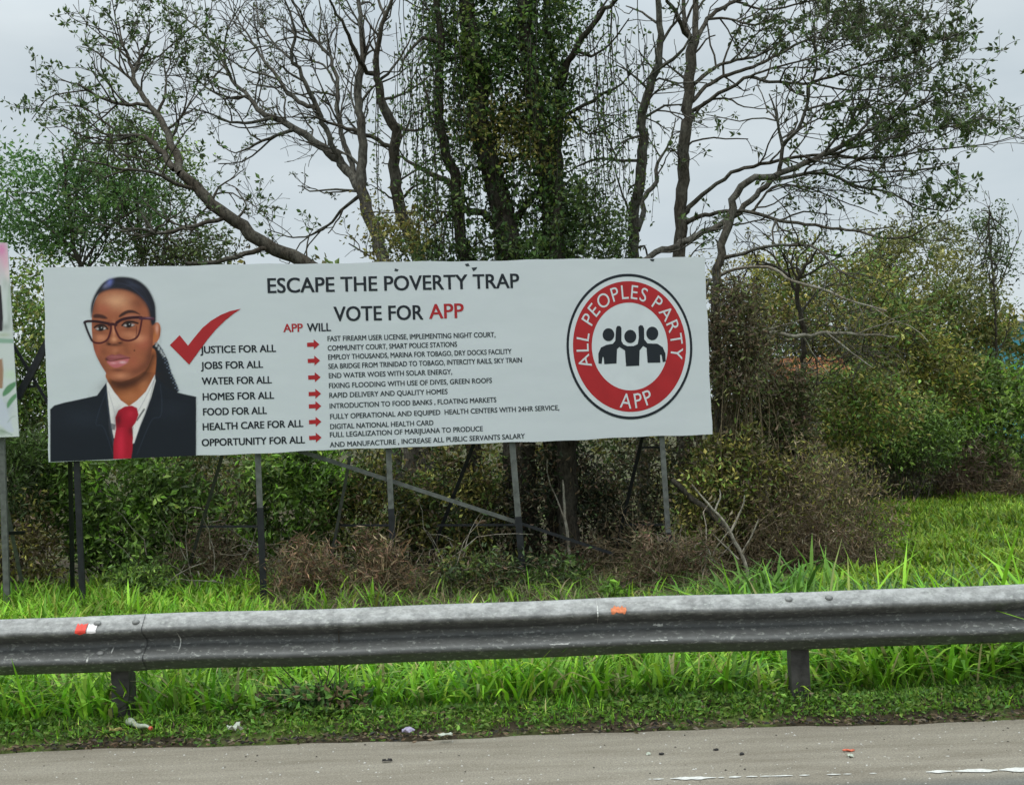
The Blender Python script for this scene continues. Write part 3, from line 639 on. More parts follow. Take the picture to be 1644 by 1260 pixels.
# eye sockets, lids
fs(270, 452, 56, 22, DK, .65, fm); fs(490, 428, 66, 20, DK, .55, fm); fs(520, 400, 50, 14, ink(176, 128, 122), .55, fm); fs(250, 432, 40, 10, ink(150, 100, 84), .4, fm); fs(340, 460, 20, 30, DK, .5, fm); fs(398, 450, 18, 26, DK, .4, fm)
fs(275, 520, 46, 12, DK, .3, fm); fs(490, 496, 52, 11, DK, .28, fm)
# nose
fk([(352, 470), (350, 520), (338, 570), (330, 592)], 14, DK, 7, .5); fk([(392, 470), (400, 520), (420, 565)], 8, DK, 6, .22); fs(374, 500, 13, 60, HI, .6, fm); fs(376, 568, 22, 18, ink(214, 146, 108), .6, fm)
fs(322, 590, 14, 18, DK, .6, fm); fs(436, 582, 14, 18, DK, .45, fm); fs(380, 612, 60, 9, DK2, .6, fm); fs(338, 604, 15, 8, ink(34, 14, 12), 1.0); fs(420, 596, 18, 8, ink(34, 14, 12), .95); fs(378, 607, 20, 8, DK, .5, fm)
# lips
pt.fill(cc([(311, 714), (330, 694), (360, 682), (386, 688), (416, 679), (452, 690), (497, 709), (460, 718), (420, 716), (382, 727), (335, 730)]), ink(128, 66, 67), 3.5)
pt.fill(cc([(322, 732), (385, 730), (440, 721), (490, 711), (474, 745), (432, 773), (382, 784), (345, 766)]), ink(172, 92, 95), 3.5)
fk([(312, 718), (345, 733), (385, 727), (430, 717), (494, 710)], 6, ink(66, 26, 30), 2.2, .9); fs(440, 742, 26, 10, ink(236, 170, 176), .75); fs(372, 748, 24, 9, ink(226, 150, 156), .6); fs(395, 700, 60, 8, ink(178, 108, 108), .4); fs(400, 672, 16, 9, DK, .3, fm); fs(318, 718, 14, 16, DK2, .55, fm)
fs(530, 653, 6, 6, ink(36, 16, 14), 1.0)
# brows
pt.fill(cc([(216, 386), (240, 375), (280, 379), (312, 393), (326, 410), (300, 413), (260, 407), (222, 404)]), ink(50, 27, 25), 4.5, .92); pt.fill(cc([(410, 392), (436, 366), (478, 346), (520, 347), (556, 364), (574, 382), (530, 368), (482, 371), (446, 388), (420, 400)]), ink(44, 24, 23), 3.5, .95)
# eyes
for ex, ey, rx, lash in ((276, 485, 44, [(226, 478), (246, 464), (276, 458), (306, 466), (326, 488)]), (488, 459, 46, [(436, 462), (458, 442), (488, 434), (520, 436), (556, 446)])):
    pt.fill(cc([(ex - rx, ey + 4), (ex - rx * .5, ey - 12), (ex + rx * .2, ey - 16), (ex + rx, ey - 2), (ex + rx * .4, ey + 13), (ex - rx * .4, ey + 15)]), ink(150, 128, 124), 2.5)
    fs(ex - 2, ey - 1, 22, 18, ink(14, 9, 9), 2.2); fs(ex - 24, ey + 3, 7, 6, ink(205, 196, 194), .7); fs(ex + 26, ey + 2, 7, 6, ink(205, 196, 194), .7); fs(ex + 4, ey - 6, 4, 4, ink(215, 215, 220), .7)
    fk(lash, 13, ink(14, 9, 11), 3); fk([(ex - rx, ey + 8), (ex - 10, ey + 18), (ex + rx, ey + 4)], 4, ink(40, 20, 18), 2.5, .8)
fk([(545, 470), (546, 520), (540, 555)], 7, ink(90, 36, 30), 2.5, .8)
# hair cap
pt.fill(cc([(203, 400), (197, 335), (213, 262), (250, 190), (300, 131), (360, 103), (430, 92), (520, 103), (590, 140), (645, 200), (685, 290), (694, 370), (692, 440), (668, 462), (654, 440), (648, 390), (632, 330), (600, 276), (548, 230), (475, 196), (385, 184), (305, 200), (254, 232), (226, 292), (214, 350)]), ink(29, 29, 37), 6)
fk([(260, 220), (310, 196), (385, 186), (475, 198), (548, 234), (600, 282), (636, 345), (650, 410)], 16, ink(60, 40, 38), 9, .55)
hm = (pt.Y < 260).astype(float); fs(342, 136, 20, 30, ink(104, 112, 176), .8, hm, .5); fs(312, 162, 16, 26, ink(120, 120, 150), .6, hm, .9); fs(520, 150, 60, 18, ink(52, 56, 74), .6, hm, .5)
for k in range(7): fk([(300 + 26 * k, 196 - 4 * k), (350 + 34 * k, 140 + 3 * k), (470 + 26 * k, 150 + 17 * k), (600 + 10 * k, 250 + 16 * k)], 3, ink(56, 58, 78), 2.5, .32)
# spectacles
LL = [(154, 442), (172, 430), (250, 432), (338, 449), (352, 478), (342, 530), (320, 574), (270, 596), (216, 586), (188, 540), (166, 484)]; RL_ = [(382, 474), (396, 441), (440, 416), (510, 402), (580, 401), (581, 450), (566, 520), (540, 560), (482, 578), (424, 561), (396, 517)]
for lens in (LL, RL_): fk(lens, 15, ink(72, 24, 26), 1.8, 1, True)
fk([(150, 440), (172, 431), (250, 433), (336, 450)], 20, ink(40, 18, 22), 1.8); fk([(152, 440), (168, 490), (190, 542), (206, 575)], 16, ink(32, 27, 32), 1.8); fk([(396, 441), (440, 416), (510, 403), (582, 402)], 22, ink(46, 16, 22), 1.8); fk([(338, 456), (362, 452), (390, 458)], 22, ink(56, 20, 24), 2); fk([(574, 408), (620, 408), (672, 412)], 22, ink(66, 32, 46), 2.2)
fs(640, 404, 26, 4, ink(140, 104, 122), .6)
for k in range(16): fs(690 + 4.4 * k + 7 * math.sin(k * 1.7), 598 + 6.5 * k, 7, 7, ink(190, 190, 192) if k % 2 else ink(110, 112, 116), .85)
bl_ = sum(np.sin(pt.X * f * math.cos(a) + pt.Y * f * math.sin(a) + p_) for f, a, p_ in zip(rr_.uniform(.05, .22, 14), rr_.uniform(0, 6.3, 14), rr_.uniform(0, 6.3, 14))) / 3.7
pt.C *= (1 + .02 * bl_ * (pt.A > .1) * (pt.Y > 0))[:, None]
pt.C *= (1 + .035 * rr_.normal(size=(len(pt.X), 1)) * (pt.A > .1)[:, None]); pt.C = np.clip(pt.C, 0, .85)
keep = pt.A[Q].max(1) > .03
used = np.zeros(len(U_), bool); used[Q[keep].ravel()] = True; rem = np.cumsum(used) - 1
bobj('portrait', np.stack([U_, np.full(len(U_), -.0035), W_ + LZ], -1)[used], [rem[Q[keep]]], PRINT, cols=pt.C[used])
del pt, uvp
# smudges by the upper edge
for pts in ([(634, 431), (640, 433), (638, 436), (633, 435)], [(746, 424), (752, 423), (754, 427), (749, 428)], [(757, 430), (766, 429), (765, 432), (760, 436)], [(1043, 416), (1051, 416), (1049, 420), (1045, 419)]):
    flat_poly([bd(*p) for p in pts], INK2, 'smudge')

STEEL = flat('galvanised_steel', (.125, .13, .118), .55, .3, .3, 14); BLACKP = flat('black_painted_steel', (.018, .019, .021), .5, 0, .3, 14)
DARKS = flat('dull_steel', (.06, .06, .055), .6, .2, .3, 14)
def angle_bar(A, B, wd, mat, name, parent=None, th=.008, shape='L'):
    """bar of L section between two world points (board-local mesh)"""
    a, c = local(A)[0], local(B)[0]; T = norm(c - a); s_ = norm(np.cross(T, np.array([0, 1.0, 0]))); n_ = np.cross(s_, T)
    if shape == 'L': sec = [(-wd / 2, 0), (wd / 2, 0), (wd / 2, th), (-wd / 2 + th, th), (-wd / 2 + th, wd), (-wd / 2, wd)]
    else: sec = [(-wd / 2, 0), (wd / 2, 0), (wd / 2, wd), (-wd / 2, wd)]
    if n_[1] < 0: n_ = -n_
    k = len(sec); V = np.array([p + s_ * q[0] + n_ * q[1] for p in (a, c) for q in sec]); i = np.arange(k); j = (i + 1) % k
    return bobj(name, V, [np.stack([i, j, j + k, i + k], -1), [list(i[::-1])], [list(i + k)]], mat, parent)
def gpt(x, y, off):
    p = b3(x, y, off); p[2] = min(p[2], gz(p[0], p[1]) - .1); return p
def post(xt, yt, xb, yb, ysplit, wpx, off=.05, name='post', top_up=2.1):
    wd = wpx * 15.5 / F; T, Bm = b3(xt, yt, off), gpt(xb, yb, off); dirn = (T - Bm) / (T[2] - Bm[2])
    Tt = T + dirn * top_up
    if ysplit is None: return angle_bar(Bm, Tt, wd, BLACKP, name)
    f = (ysplit - yt) / (yb - yt); Sp = T + (Bm - T) * f
    up = angle_bar(Sp, Tt, wd, STEEL, name); angle_bar(Bm, Sp, wd * 1.12, BLACKP, 'post_base', up); return up
post(122, 738, 133, 980, None, 8.5); post(414, 738, 424, 975, 815, 9); post(624, 728, 634, 955, 815, 9); post(823, 720, 842, 950, 828, 10); post(1063, 706, 1078, 930, 853, 9)
def strut(xt, yt, xb, yb, wpx, mat, o0=.2, o1=1.3, ext=.0, name='strut'):
    T, Bm = b3(xt, yt, o0), b3(xb, yb, o1); Bm = T + (Bm - T) * max(1, (T[2] - gz(Bm[0], Bm[1]) + .05) / max(T[2] - Bm[2], .1)); T2 = T + (T - Bm) * ext
    return angle_bar(Bm, T2, wpx * 15.8 / F, mat, name)
strut(112, 740, 116, 950, 6, BLACKP, .25, 1.3, .13); strut(354, 740, 290, 955, 5, DARKS, .25, 1.3, .13); strut(557, 760, 531, 900, 5, STEEL, .3, 1.0, .15)
strut(757, 722, 682, 915, 6, BLACKP, .25, 1.3, .13); strut(1034, 690, 985, 900, 6, BLACKP, .25, 1.3, .13)
for x0, y0, x1, y1 in [(322, 845, 416, 845), (545, 843, 627, 843), (702, 843, 832, 842), (1003, 842, 1073, 842), (1028, 718, 1064, 718)]:
    angle_bar(b3(x0, y0, .75), b3(x1, y1, .10), 3.6 * 15.8 / F, BLACKP, 'tie_bar', None, .006)
angle_bar(b3(470, 720, .16), b3(830, 838, .16), 6.5 * 15.8 / F, STEEL, 'diagonal_brace'); angle_bar(b3(830, 838, .16), b3(985, 889, .16), 5 * 15.8 / F, BLACKP, 'diagonal_brace')
for v0 in (.12, 1.2, 2.3):
    Vx, Fx = box_v(.02, BW - .02, .037, .047, LZ + v0, LZ + v0 + .05); bobj('frame_rail', Vx, [Fx], STEEL)

# ------------------------------------------------------------------ neighbouring billboard, only its edge in view
LB1 = b3(30, 701, .05); LBW, LBH = 4.2, 2.44; LB0 = LB1 - bu * LBW; lg = float(gz(LB0[0], LB0[1])); lz = LB1[2] - lg
nb = empty('billboard', (LB0[0], LB0[1], lg), 'floral printed billboard with pink blossom, cut off by the left edge of the photo', 'billboard', BANG)
def nobj(name, V, f, mat, **kw): o = mesh_obj(name, V, f, mat, None, **kw); o.parent = nb; return o
lean_ = .028
Vx, Fx = box_v(0, LBW, 0, .035, lz, lz + LBH); Vx[:, 0] -= (Vx[:, 2] - lz) * lean_; nobj('panel', Vx, [Fx], VINYL)
U2, W2, Q2 = print_grid(.003, LBW - .003, .003, LBH - .003, .014)
Xw = U2 - W2 * lean_; uvp = project(LB0 + Xw[:, None] * bu + np.stack([0 * W2, 0 * W2, W2 ], -1) * 1.0)
p2 = Paint(uvp[:, 0] * 3.15, (uvp[:, 1] - 360) * 3.15, (.59, .62, .60))
PK = ink(196, 120, 160)
for cx, cy, rx, ry, c, op in [(10, 130, 30, 45, PK, .95), (30, 190, 22, 50, ink(214, 150, 170), .7), (40, 250, 14, 40, ink(226, 190, 190), .7), (-60, 200, 60, 90, PK, .7), (28, 300, 14, 30, ink(150, 160, 150), .5), (52, 330, 10, 40, ink(120, 140, 110), .5), (45, 400, 12, 50, ink(150, 165, 150), .6), (48, 480, 10, 40, ink(140, 150, 140), .6), (30, 520, 20, 20, ink(110, 120, 110), .6), (60, 760, 40, 22, ink(170, 190, 160), .7), (20, 560, 40, 12, ink(140, 150, 110), .5), (30, 930, 40, 60, ink(150, 155, 170), .5), (10, 1050, 30, 20, ink(110, 130, 100), .6)]:
    p2.spot(cx, cy, rx, ry, c, op)
rq = np.random.default_rng(9)
for k in range(40):
    cx, cy = rq.uniform(-1300, -60), rq.choice([rq.uniform(60, 260), rq.uniform(880, 1080)]); p2.spot(cx, cy, rq.uniform(20, 60), rq.uniform(20, 60), PK if rq.random() < .5 else ink(110, 140, 110), .75)
p2.fill([(-120, 300), (4, 310), (12, 400), (16, 470), (14, 540), (-120, 560)], ink(40, 36, 40), 3, 1, False)
p2.fill([(-100, 572), (60, 580), (75, 585), (70, 602), (-100, 600)], ink(120, 150, 130), 3, .9, False)
p2.fill([(-30, 690), (12, 680), (18, 740), (14, 830), (-30, 830)], ink(140, 100, 70), 3, .9, False)
p2.fill([(15, 850), (40, 815), (80, 795), (84, 810), (50, 850), (18, 870)], ink(76, 120, 82), 3, .95); p2.fill([(36, 905), (60, 870), (92, 850), (88, 870), (60, 905), (40, 930)], ink(84, 126, 88), 3, .95)
p2.fill([(-40, 860), (10, 880), (60, 1010), (70, 1050), (30, 1040), (-40, 960)], ink(176, 180, 190), 5, .9)
p2.stroke([(0, 1040), (40, 1055), (62, 1065)], 4, ink(90, 110, 90), 3, .8); p2.stroke([(40, 1000), (60, 975), (76, 970)], 4, ink(140, 150, 140), 3, .8)
nobj('floral_print', np.stack([Xw, np.full(len(U2), -.004), W2 + lz], -1), [Q2], PRINT, cols=p2.C)
def nbar(A, B, wd, mat, name):
    o = angle_bar(A, B, wd, mat, name); dlt = local(LB0)[0]; me = o.data
    Vq = np.zeros(len(me.vertices) * 3, np.float32); me.vertices.foreach_get('co', Vq); Vq = Vq.reshape(-1, 3); Vq -= np.array([dlt[0], dlt[1], lg - bg_z], np.float32); me.vertices.foreach_set('co', Vq.ravel()); me.update(); o.parent = nb
nbar(gpt(10, 950, .12), b3(-6, 470, .12), .07, STEEL, 'post'); nbar(gpt(-330, 960, .12), b3(-345, 500, .12), .07, STEEL, 'post')
nbar(b3(8, 856, .5), b3(40, 855, 1.0), .045, BLACKP, 'tie_bar'); nbar(b3(-8, 720, .2), gpt(42, 945, 1.35), .05, STEEL, 'strut')
def bar2(a, c, wd, name): return angle_bar(a, c, wd, BLACKP, name)
bar2(b3(27, 640, .30), b3(95, 512, .30), .085, 'diagonal_brace'); bar2(b3(22, 555, .45), b3(92, 672, .45), .04, 'diagonal_brace'); bar2(b3(30, 622, .4), b3(56, 620, .4), .03, 'tie_bar')

# ------------------------------------------------------------------ guard rail
gm_, t, b = material('weathered_galvanised', .55, .25, .4)
tcn = N(t, 'ShaderNodeTexCoord'); mpn = N(t, 'ShaderNodeMapping'); mpn.inputs['Scale'].default_value = (1, 1, 2.5); t.links.new(tcn.outputs['Object'], mpn.inputs[0])
a1 = ramp(t, tex(t, 9, 9, .75, mpn.outputs[0]).outputs[0], [(.3, (.215, .212, .20)), (.5, (.33, .328, .312)), (.72, (.45, .448, .43))])
a2 = ramp(t, tex(t, 22, 8, .75, mpn.outputs[0]).outputs[0], [(.3, (.55, .55, .54)), (.6, (1, 1, 1))])
c1 = mix(t, a1.outputs[0], a2.outputs[0], 1.0, 'MULTIPLY')
# road grime sits on the lower two thirds: splashes from the tyres
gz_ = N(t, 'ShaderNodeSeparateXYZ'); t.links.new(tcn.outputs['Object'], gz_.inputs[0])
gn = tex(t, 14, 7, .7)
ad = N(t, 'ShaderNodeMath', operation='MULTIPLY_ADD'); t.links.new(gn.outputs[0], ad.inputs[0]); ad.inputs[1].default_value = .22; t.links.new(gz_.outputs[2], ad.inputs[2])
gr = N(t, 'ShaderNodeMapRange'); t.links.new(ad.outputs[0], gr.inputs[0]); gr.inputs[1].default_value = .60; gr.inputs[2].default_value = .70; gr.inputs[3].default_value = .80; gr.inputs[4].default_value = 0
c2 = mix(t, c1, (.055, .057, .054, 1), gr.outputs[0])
sc = ramp(t, tex(t, 30, 5, .65, mpn.outputs[0]).outputs[0], [(.56, (0, 0, 0)), (.66, (1, 1, 1))])
scm = N(t, 'ShaderNodeMath', operation='MULTIPLY'); t.links.new(sc.outputs[0], scm.inputs[0]); scm.inputs[1].default_value = .68
c3 = mix(t, c2, (.36, .37, .335, 1), scm.outputs[0])
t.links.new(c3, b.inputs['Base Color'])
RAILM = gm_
POSTM = flat('dark_weathered_steel', (.06, .056, .052), .7, .2, .4, 18, .3, .3)
DL, DR = 6.62, 6.42
RL, RR = px(0, 994, DL), px(1644, 937, DR)
rv = RR - RL; ru = norm(rv); rn = norm(np.array([-ru[1], ru[0], 0])); RUP = np.cross(ru, rn) * -1
if RUP[2] < 0: RUP = -RUP
rail = empty('guardrail', (RL[0], RL[1], float(gz(RL[0], RL[1]))), 'grey galvanised crash barrier rail running along the whole road verge', 'guardrail')
prof = np.array([(0.004, -.006), (-.004, 0), (-.014, -.003), (-.034, -.022), (-.064, -.050), (-.078, -.060), (-.083, -.068), (-.083, -.080), (-.078, -.090), (-.064, -.100), (-.022, -.126), (-.006, -.134), (0, -.142), (0, -.168), (-.006, -.176), (-.022, -.184), (-.064, -.210), (-.078, -.220), (-.083, -.230), (-.083, -.242), (-.078, -.250), (-.064, -.260), (-.034, -.288), (-.014, -.307), (-.004, -.31), (.004, -.304)])
def along(x):                                                 # metres along the rail under photo column x
    q = ray(x, 994 - x * 57 / 1644); A = np.array([[ru[0], -q[0]], [ru[1], -q[1]]]); s_ = np.linalg.solve(A, (CAM - RL)[:2]); return s_[0]
def beam(s0, s1, fwd, seed):
    r = np.random.default_rng(seed); n = int((s1 - s0) / .12) + 2; ss = np.linspace(s0, s1, n)
    dent = .004 * np.sin(ss * 2.3) + .003 * np.sin(ss * 5.1 + 2)
    P = []
    for y_, z_ in [(a - .0035, c) for a, c in prof] + [(a + .0005, c) for a, c in prof[::-1]]:
        P.append(RL[None] + ru[None] * ss[:, None] + rn[None] * (y_ - fwd) + RUP[None] * (z_ + dent * .6)[:, None] + rn[None] * dent[:, None])
    P = np.stack(P, 1); k = P.shape[1]; i = np.arange(n * k).reshape(n, k); j = np.roll(i, -1, 1)
    PP = P.reshape(-1, 3); nP = len(PP); caps = np.vstack([P[0], P[-1]]); h_ = k // 2; a_ = np.arange(h_ - 1)
    cq = np.concatenate([np.stack([nP + b0 + a_, nP + b0 + a_ + 1, nP + b0 + k - 2 - a_, nP + b0 + k - 1 - a_], -1) for b0 in (0, k)])
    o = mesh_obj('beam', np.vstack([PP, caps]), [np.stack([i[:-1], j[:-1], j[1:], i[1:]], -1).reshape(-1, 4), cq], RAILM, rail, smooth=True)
    return o
sj = along(235)
beam(-4.2, sj, .011, 1); beam(sj - .33, along(1345) + 5, 0, 2)
def prof_pt(s_, z_, fwd=.011):
    k = np.interp(-z_, -prof[:, 1], np.arange(len(prof))); y_ = np.interp(k, np.arange(len(prof)), prof[:, 0]); return RL + ru * s_ + rn * (y_ - fwd) + RUP * z_
BOLTM = flat('dull_zinc', (.19, .19, .18), .6, .3, .3, 30)
def bolt(s_, z_, nrm, fwd=.011):
    c = prof_pt(s_, z_, fwd); n_ = norm(-rn * nrm[0] + RUP * nrm[1]); a_ = ru; b_ = np.cross(n_, a_); th = np.arange(10) * 2 * math.pi / 10; V = []
    for rr_, h in ((.017, .001), (.016, .006), (.010, .010), (.0, .011)):
        V.append(c + n_ * (h + .004) + rr_ * (np.cos(th)[:, None] * a_ * 1.25 + np.sin(th)[:, None] * b_))
    V = np.concatenate(V); i = np.arange(40).reshape(4, 10); j = np.roll(i, -1, 1)
    mesh_obj('bolt', V, [np.stack([i[:-1], j[:-1], j[1:], i[1:]], -1).reshape(-1, 4)], BOLTM, rail, smooth=True)
for x, z_ in [(163, -.034), (224, -.034), (166, -.200), (226, -.198), (1263, -.034), (1327, -.034)]:
    bolt(along(x), z_, (.65, .75), .011 if x < 500 else 0.0)
def rpost(s_):
    z0 = -.02; c0 = RL + ru * s_ + rn * .02; P = []
    base = c0 + RUP * -1.0; base = base + ru * .0
    g = float(gz(c0[0], c0[1])) - .15; H_ = c0[2] - g
    # lipped channel section
    sec = [(-.05, .0), (.05, 0), (.05, .11), (.036, .11), (.036, .012), (-.036, .012), (-.036, .11), (-.05, .11)]
    V = []
    for h in (.0, 1.0): V += [c0 + ru * a + rn * c - np.array([0, 0, .02 + h * H_]) for a, c in sec]
    k = 8; i = np.arange(k); j = (i + 1) % k
    mesh_obj('post', np.array(V), [np.stack([i, i + k, j + k, j], -1), [list(i)], [list(i[::-1] + k)]], POSTM, rail)
s1_, s2_ = along(187), along(1281)
for s_ in (s1_, s2_, s1_ - (s2_ - s1_), s2_ + (s2_ - s1_)): rpost(s_)
REDR = flat('red_reflector', (.62, .05, .03), .4, 0, .2, 40); WHTR = flat('white_reflector', (.72, .68, .66), .4, 0, .1, 40); ORR = flat('faded_orange_paint', (.55, .17, .07), .7, 0, .25, 60)
def patch(x0, x1, z0, z1, mat, name, off=.006, jag=.25, seed=1, fwd=.011):
    r = np.random.default_rng(seed); n = 9; ss = np.linspace(along(x0), along(x1), n); m_ = 6; P = []
    for q in range(m_):
        for k in range(n):
            f = q / (m_ - 1); zz_ = z0 + (z1 - z0) * f
            if q in (0, m_ - 1): zz_ += (z1 - z0) * jag * (r.random() - .5)
            s2 = ss[k] + ((r.random() - .5) * jag * (ss[1] - ss[0]) if k in (0, n - 1) else 0)
            p = prof_pt(s2, zz_, fwd); P.append(p - rn * off + RUP * off * .4)
    i = np.arange(n * m_).reshape(m_, n)
    return mesh_obj(name, np.array(P), [np.stack([i[1:, :-1], i[1:, 1:], i[:-1, 1:], i[:-1, :-1]], -1).reshape(-1, 4)], mat, rail)
patch(131, 148, -.034, -.082, REDR, 'red_reflector'); patch(149.5, 164, -.036, -.080, WHTR, 'white_reflector', jag=.1)
patch(979, 1003, -.040, -.070, ORR, 'orange_paint_patch', .0045, .6, 4, 0)

SCUFF = flat('pale_scrape', (.5, .5, .46), .7, 0, .25, 90)
for q, (xa, xb, za, zb) in enumerate([(288, 290, -.10, -.20), (182, 184, -.175, -.195), (147, 150, -.215, -.24), (957, 959, -.02, -.10), (1040, 1066, -.222, -.227), (1500, 1545, -.222, -.23), (1588, 1640, -.220, -.228), (1046, 1062, -.150, -.160), (700, 715, -.145, -.155), (640, 655, -.225, -.231), (880, 910, -.224, -.229)]):
    patch(xa, xb, za, zb, SCUFF, 'scrape', .003, .9, 40 + q, .011 if xb < 235 else 0)

# ------------------------------------------------------------------ trees
T = Tree(11, [(.03, .058, .02), (.042, .08, .024), (.055, .095, .03), (.028, .045, .02)], .10, BARK_MID, rs=.82, dn=2.0)
T.limb([(640, 560, 16), (560, 470, 15), (500, 428, 14), (419, 388, 13), (381, 356, 12.5), (342, 328, 12), (314, 300, 11), (290, 279, 9)], .25, .6, .5, d=18.6, ground=True, drift=.4)
for kp, dn, lp in [
    ([(290, 279, 9), (279, 237, 7.5), (260, 196, 6.5), (241, 171, 5.5), (227, 150, 5), (213, 119, 4), (206, 94, 3), (196, 66, 2.2), (190, 35, 1.2)], 1.25, .8),
    ([(280, 272, 7), (244, 227, 5.5), (225, 219, 4), (196, 218, 3), (171, 216, 2), (140, 205, 1)], 1.2, .7),
    ([(314, 304, 4), (286, 297, 4), (244, 276, 3), (196, 271, 2.5), (168, 265, 2), (115, 255, 1.2)], 1.1, .6),
    ([(360, 350, 4.5), (304, 363, 4), (265, 374, 3.5), (223, 368, 2.5), (195, 367, 1.5)], .9, .6),
    ([(440, 396, 6), (408, 405, 5), (380, 412, 5), (349, 421, 4.5), (297, 423, 3)], .8, .4),
    ([(241, 171, 4), (220, 168, 3.6), (196, 168, 3), (154, 154, 2.8), (136, 140, 2.2), (115, 133, 1.5), (94, 128, 1)], 1.3, .85),
    ([(252, 184, 3.4), (262, 160, 2.8), (268, 140, 2.3), (265, 119, 1.7), (262, 80, 1)], 1.2, .8),
    ([(225, 145, 3.4), (200, 118, 2.5), (170, 95, 1.8), (135, 72, 1)], 1.4, .85), ([(213, 119, 3), (228, 85, 2.2), (240, 55, 1.5), (238, 25, .9)], 1.3, .85),
    ([(206, 94, 2.5), (180, 70, 1.8), (155, 45, 1.2), (150, 25, .8)], 1.4, .85), ([(265, 210, 3), (290, 190, 2.2), (300, 150, 1.4), (285, 110, .9)], 1, .55),
    ([(196, 218, 2.4), (160, 190, 1.8), (130, 172, 1.2), (105, 170, .8)], 1.2, .8), ([(340, 325, 3), (352, 300, 2), (375, 285, 1.2), (395, 270, .8)], .9, .4), ([(380, 352, 3), (395, 330, 2), (380, 305, 1.2)], .9, .5)]:
    T.limb(kp, dn, lp, .12)
T.build('leaning_tree', 'grey tree leaning far left over the white board, small leaves at its crown', 'tree')

T = Tree(21, [(.035, .055, .022), (.05, .075, .03), (.04, .05, .025)], .08, BARK_GREY, rs=.85, dn=1.9)
T.CD = [2.3, 3.3, 4.2]
T.limb([(622, 470, 15), (616, 422, 13), (602, 370, 12.5), (589, 335, 12), (580, 300, 11), (583, 272, 9.5), (582, 216, 8.5), (576, 168, 8), (576, 122, 7.5), (583, 87, 6.5), (580, 35, 5), (576, 0, 4), (572, -90, 2.5)], .7, .25, .25, d=19.5, ground=True, drift=.5)
for kp, dn, lp in [
    ([(578, 303, 10), (568, 290, 9.5), (550, 265, 9), (529, 244, 8), (505, 227, 7.5), (470, 206, 6.5), (445, 189, 6), (417, 181, 5), (400, 154, 4), (372, 128, 3.2), (350, 85, 2.4), (318, 45, 1.8), (275, 15, 1.2), (240, -8, .8)], 1.1, .3),
    ([(554, 269, 6), (536, 241, 5.5), (522, 209, 5), (508, 175, 5), (487, 122, 4), (466, 94, 3.5), (475, 66, 3), (466, 21, 2.2), (452, -10, 1.5)], 1.1, .3),
    ([(568, 285, 6), (564, 265, 5.5), (550, 223, 5), (543, 182, 4.5), (540, 136, 4), (533, 98, 3.5), (512, 70, 3), (487, 38, 2.3), (470, 0, 1.5)], 1.1, .25),
    ([(508, 175, 4), (494, 171, 4.5), (463, 150, 4), (438, 115, 3.2), (417, 87, 2.6), (400, 59, 2), (375, 20, 1.2), (360, -20, 1)], 1.2, .3),
    ([(475, 208, 4), (445, 218, 3), (400, 237, 2.2), (378, 246, 1.3), (350, 232, .9)], .9, .25), ([(445, 189, 4), (405, 196, 3), (370, 196, 2.4), (330, 180, 1.5), (292, 172, .9)], 1.2, .35),
    ([(580, 312, 4), (554, 332, 3), (533, 356, 2.5), (508, 374, 2), (470, 381, 1.4), (430, 368, .9)], .8, .3), ([(575, 307, 3), (540, 304, 2), (498, 307, 1.5), (484, 298, 1)], .8, .3),
    ([(400, 154, 3), (370, 158, 2.2), (330, 140, 1.6), (300, 108, 1)], 1.2, .4), ([(372, 128, 2.6), (360, 95, 2), (365, 50, 1.5), (385, 10, 1)], 1.2, .3),
    ([(466, 94, 2.6), (440, 70, 2), (415, 30, 1.5), (410, -10, 1)], 1.1, .3), ([(583, 272, 3), (560, 250, 2.4), (520, 235, 1.7), (480, 225, 1)], .8, .25), ([(576, 168, 3), (600, 140, 2.2), (640, 120, 1.3), (665, 95, .8)], .9, .35), ([(540, 136, 2.6), (520, 105, 2), (495, 95, 1.4), (455, 60, .9)], 1, .25)]:
    T.limb(kp, dn, lp, .15)
T.build('bare_tree', 'nearly bare grey tree with many forking limbs, behind the headline', 'tree')

T = Tree(22, [(.035, .055, .022), (.05, .075, .03)], .08, BARK_MID, rs=.9, dn=1.8); T.CD = [2.0, 3.3, 4.2]
T.limb([(676, 480, 14), (672, 419, 13), (658, 377, 12.5), (641, 325, 11), (634, 279, 10.5), (632, 241, 10), (634, 210, 9.5), (623, 189, 9), (613, 161, 8), (606, 133, 7), (604, 115, 6), (609, 66, 4.5), (618, 31, 4), (630, 0, 3), (650, -60, 2)], .7, .3, .3, d=20.6, ground=True, drift=.5)
for kp, dn, lp in [([(604, 118, 5), (590, 115, 4.5), (571, 84, 4), (554, 45, 3), (529, 0, 2), (510, -40, 1.2)], 1, .2), ([(618, 31, 3), (609, 0, 2.4), (600, -50, 1.5)], 1, .2),
    ([(630, 236, 4), (596, 220, 4), (568, 210, 3.5), (536, 201, 2.6), (508, 190, 1.6), (470, 188, 1)], .8, .25), ([(632, 196, 3), (658, 210, 2.8), (683, 203, 2), (700, 180, 1.2)], .8, .4),
    ([(606, 133, 3), (630, 110, 2.3), (650, 80, 1.6), (668, 40, 1)], .9, .35), ([(640, 322, 3), (665, 300, 2.2), (690, 292, 1.4)], .8, .5), ([(613, 161, 3), (650, 150, 2), (690, 120, 1.4), (700, 80, .9)], 1, .5)]:
    T.limb(kp, dn, lp, .15)
T.build('bare_tree', 'second bare trunk just left of the vine-clad tree, brownish bark', 'tree')

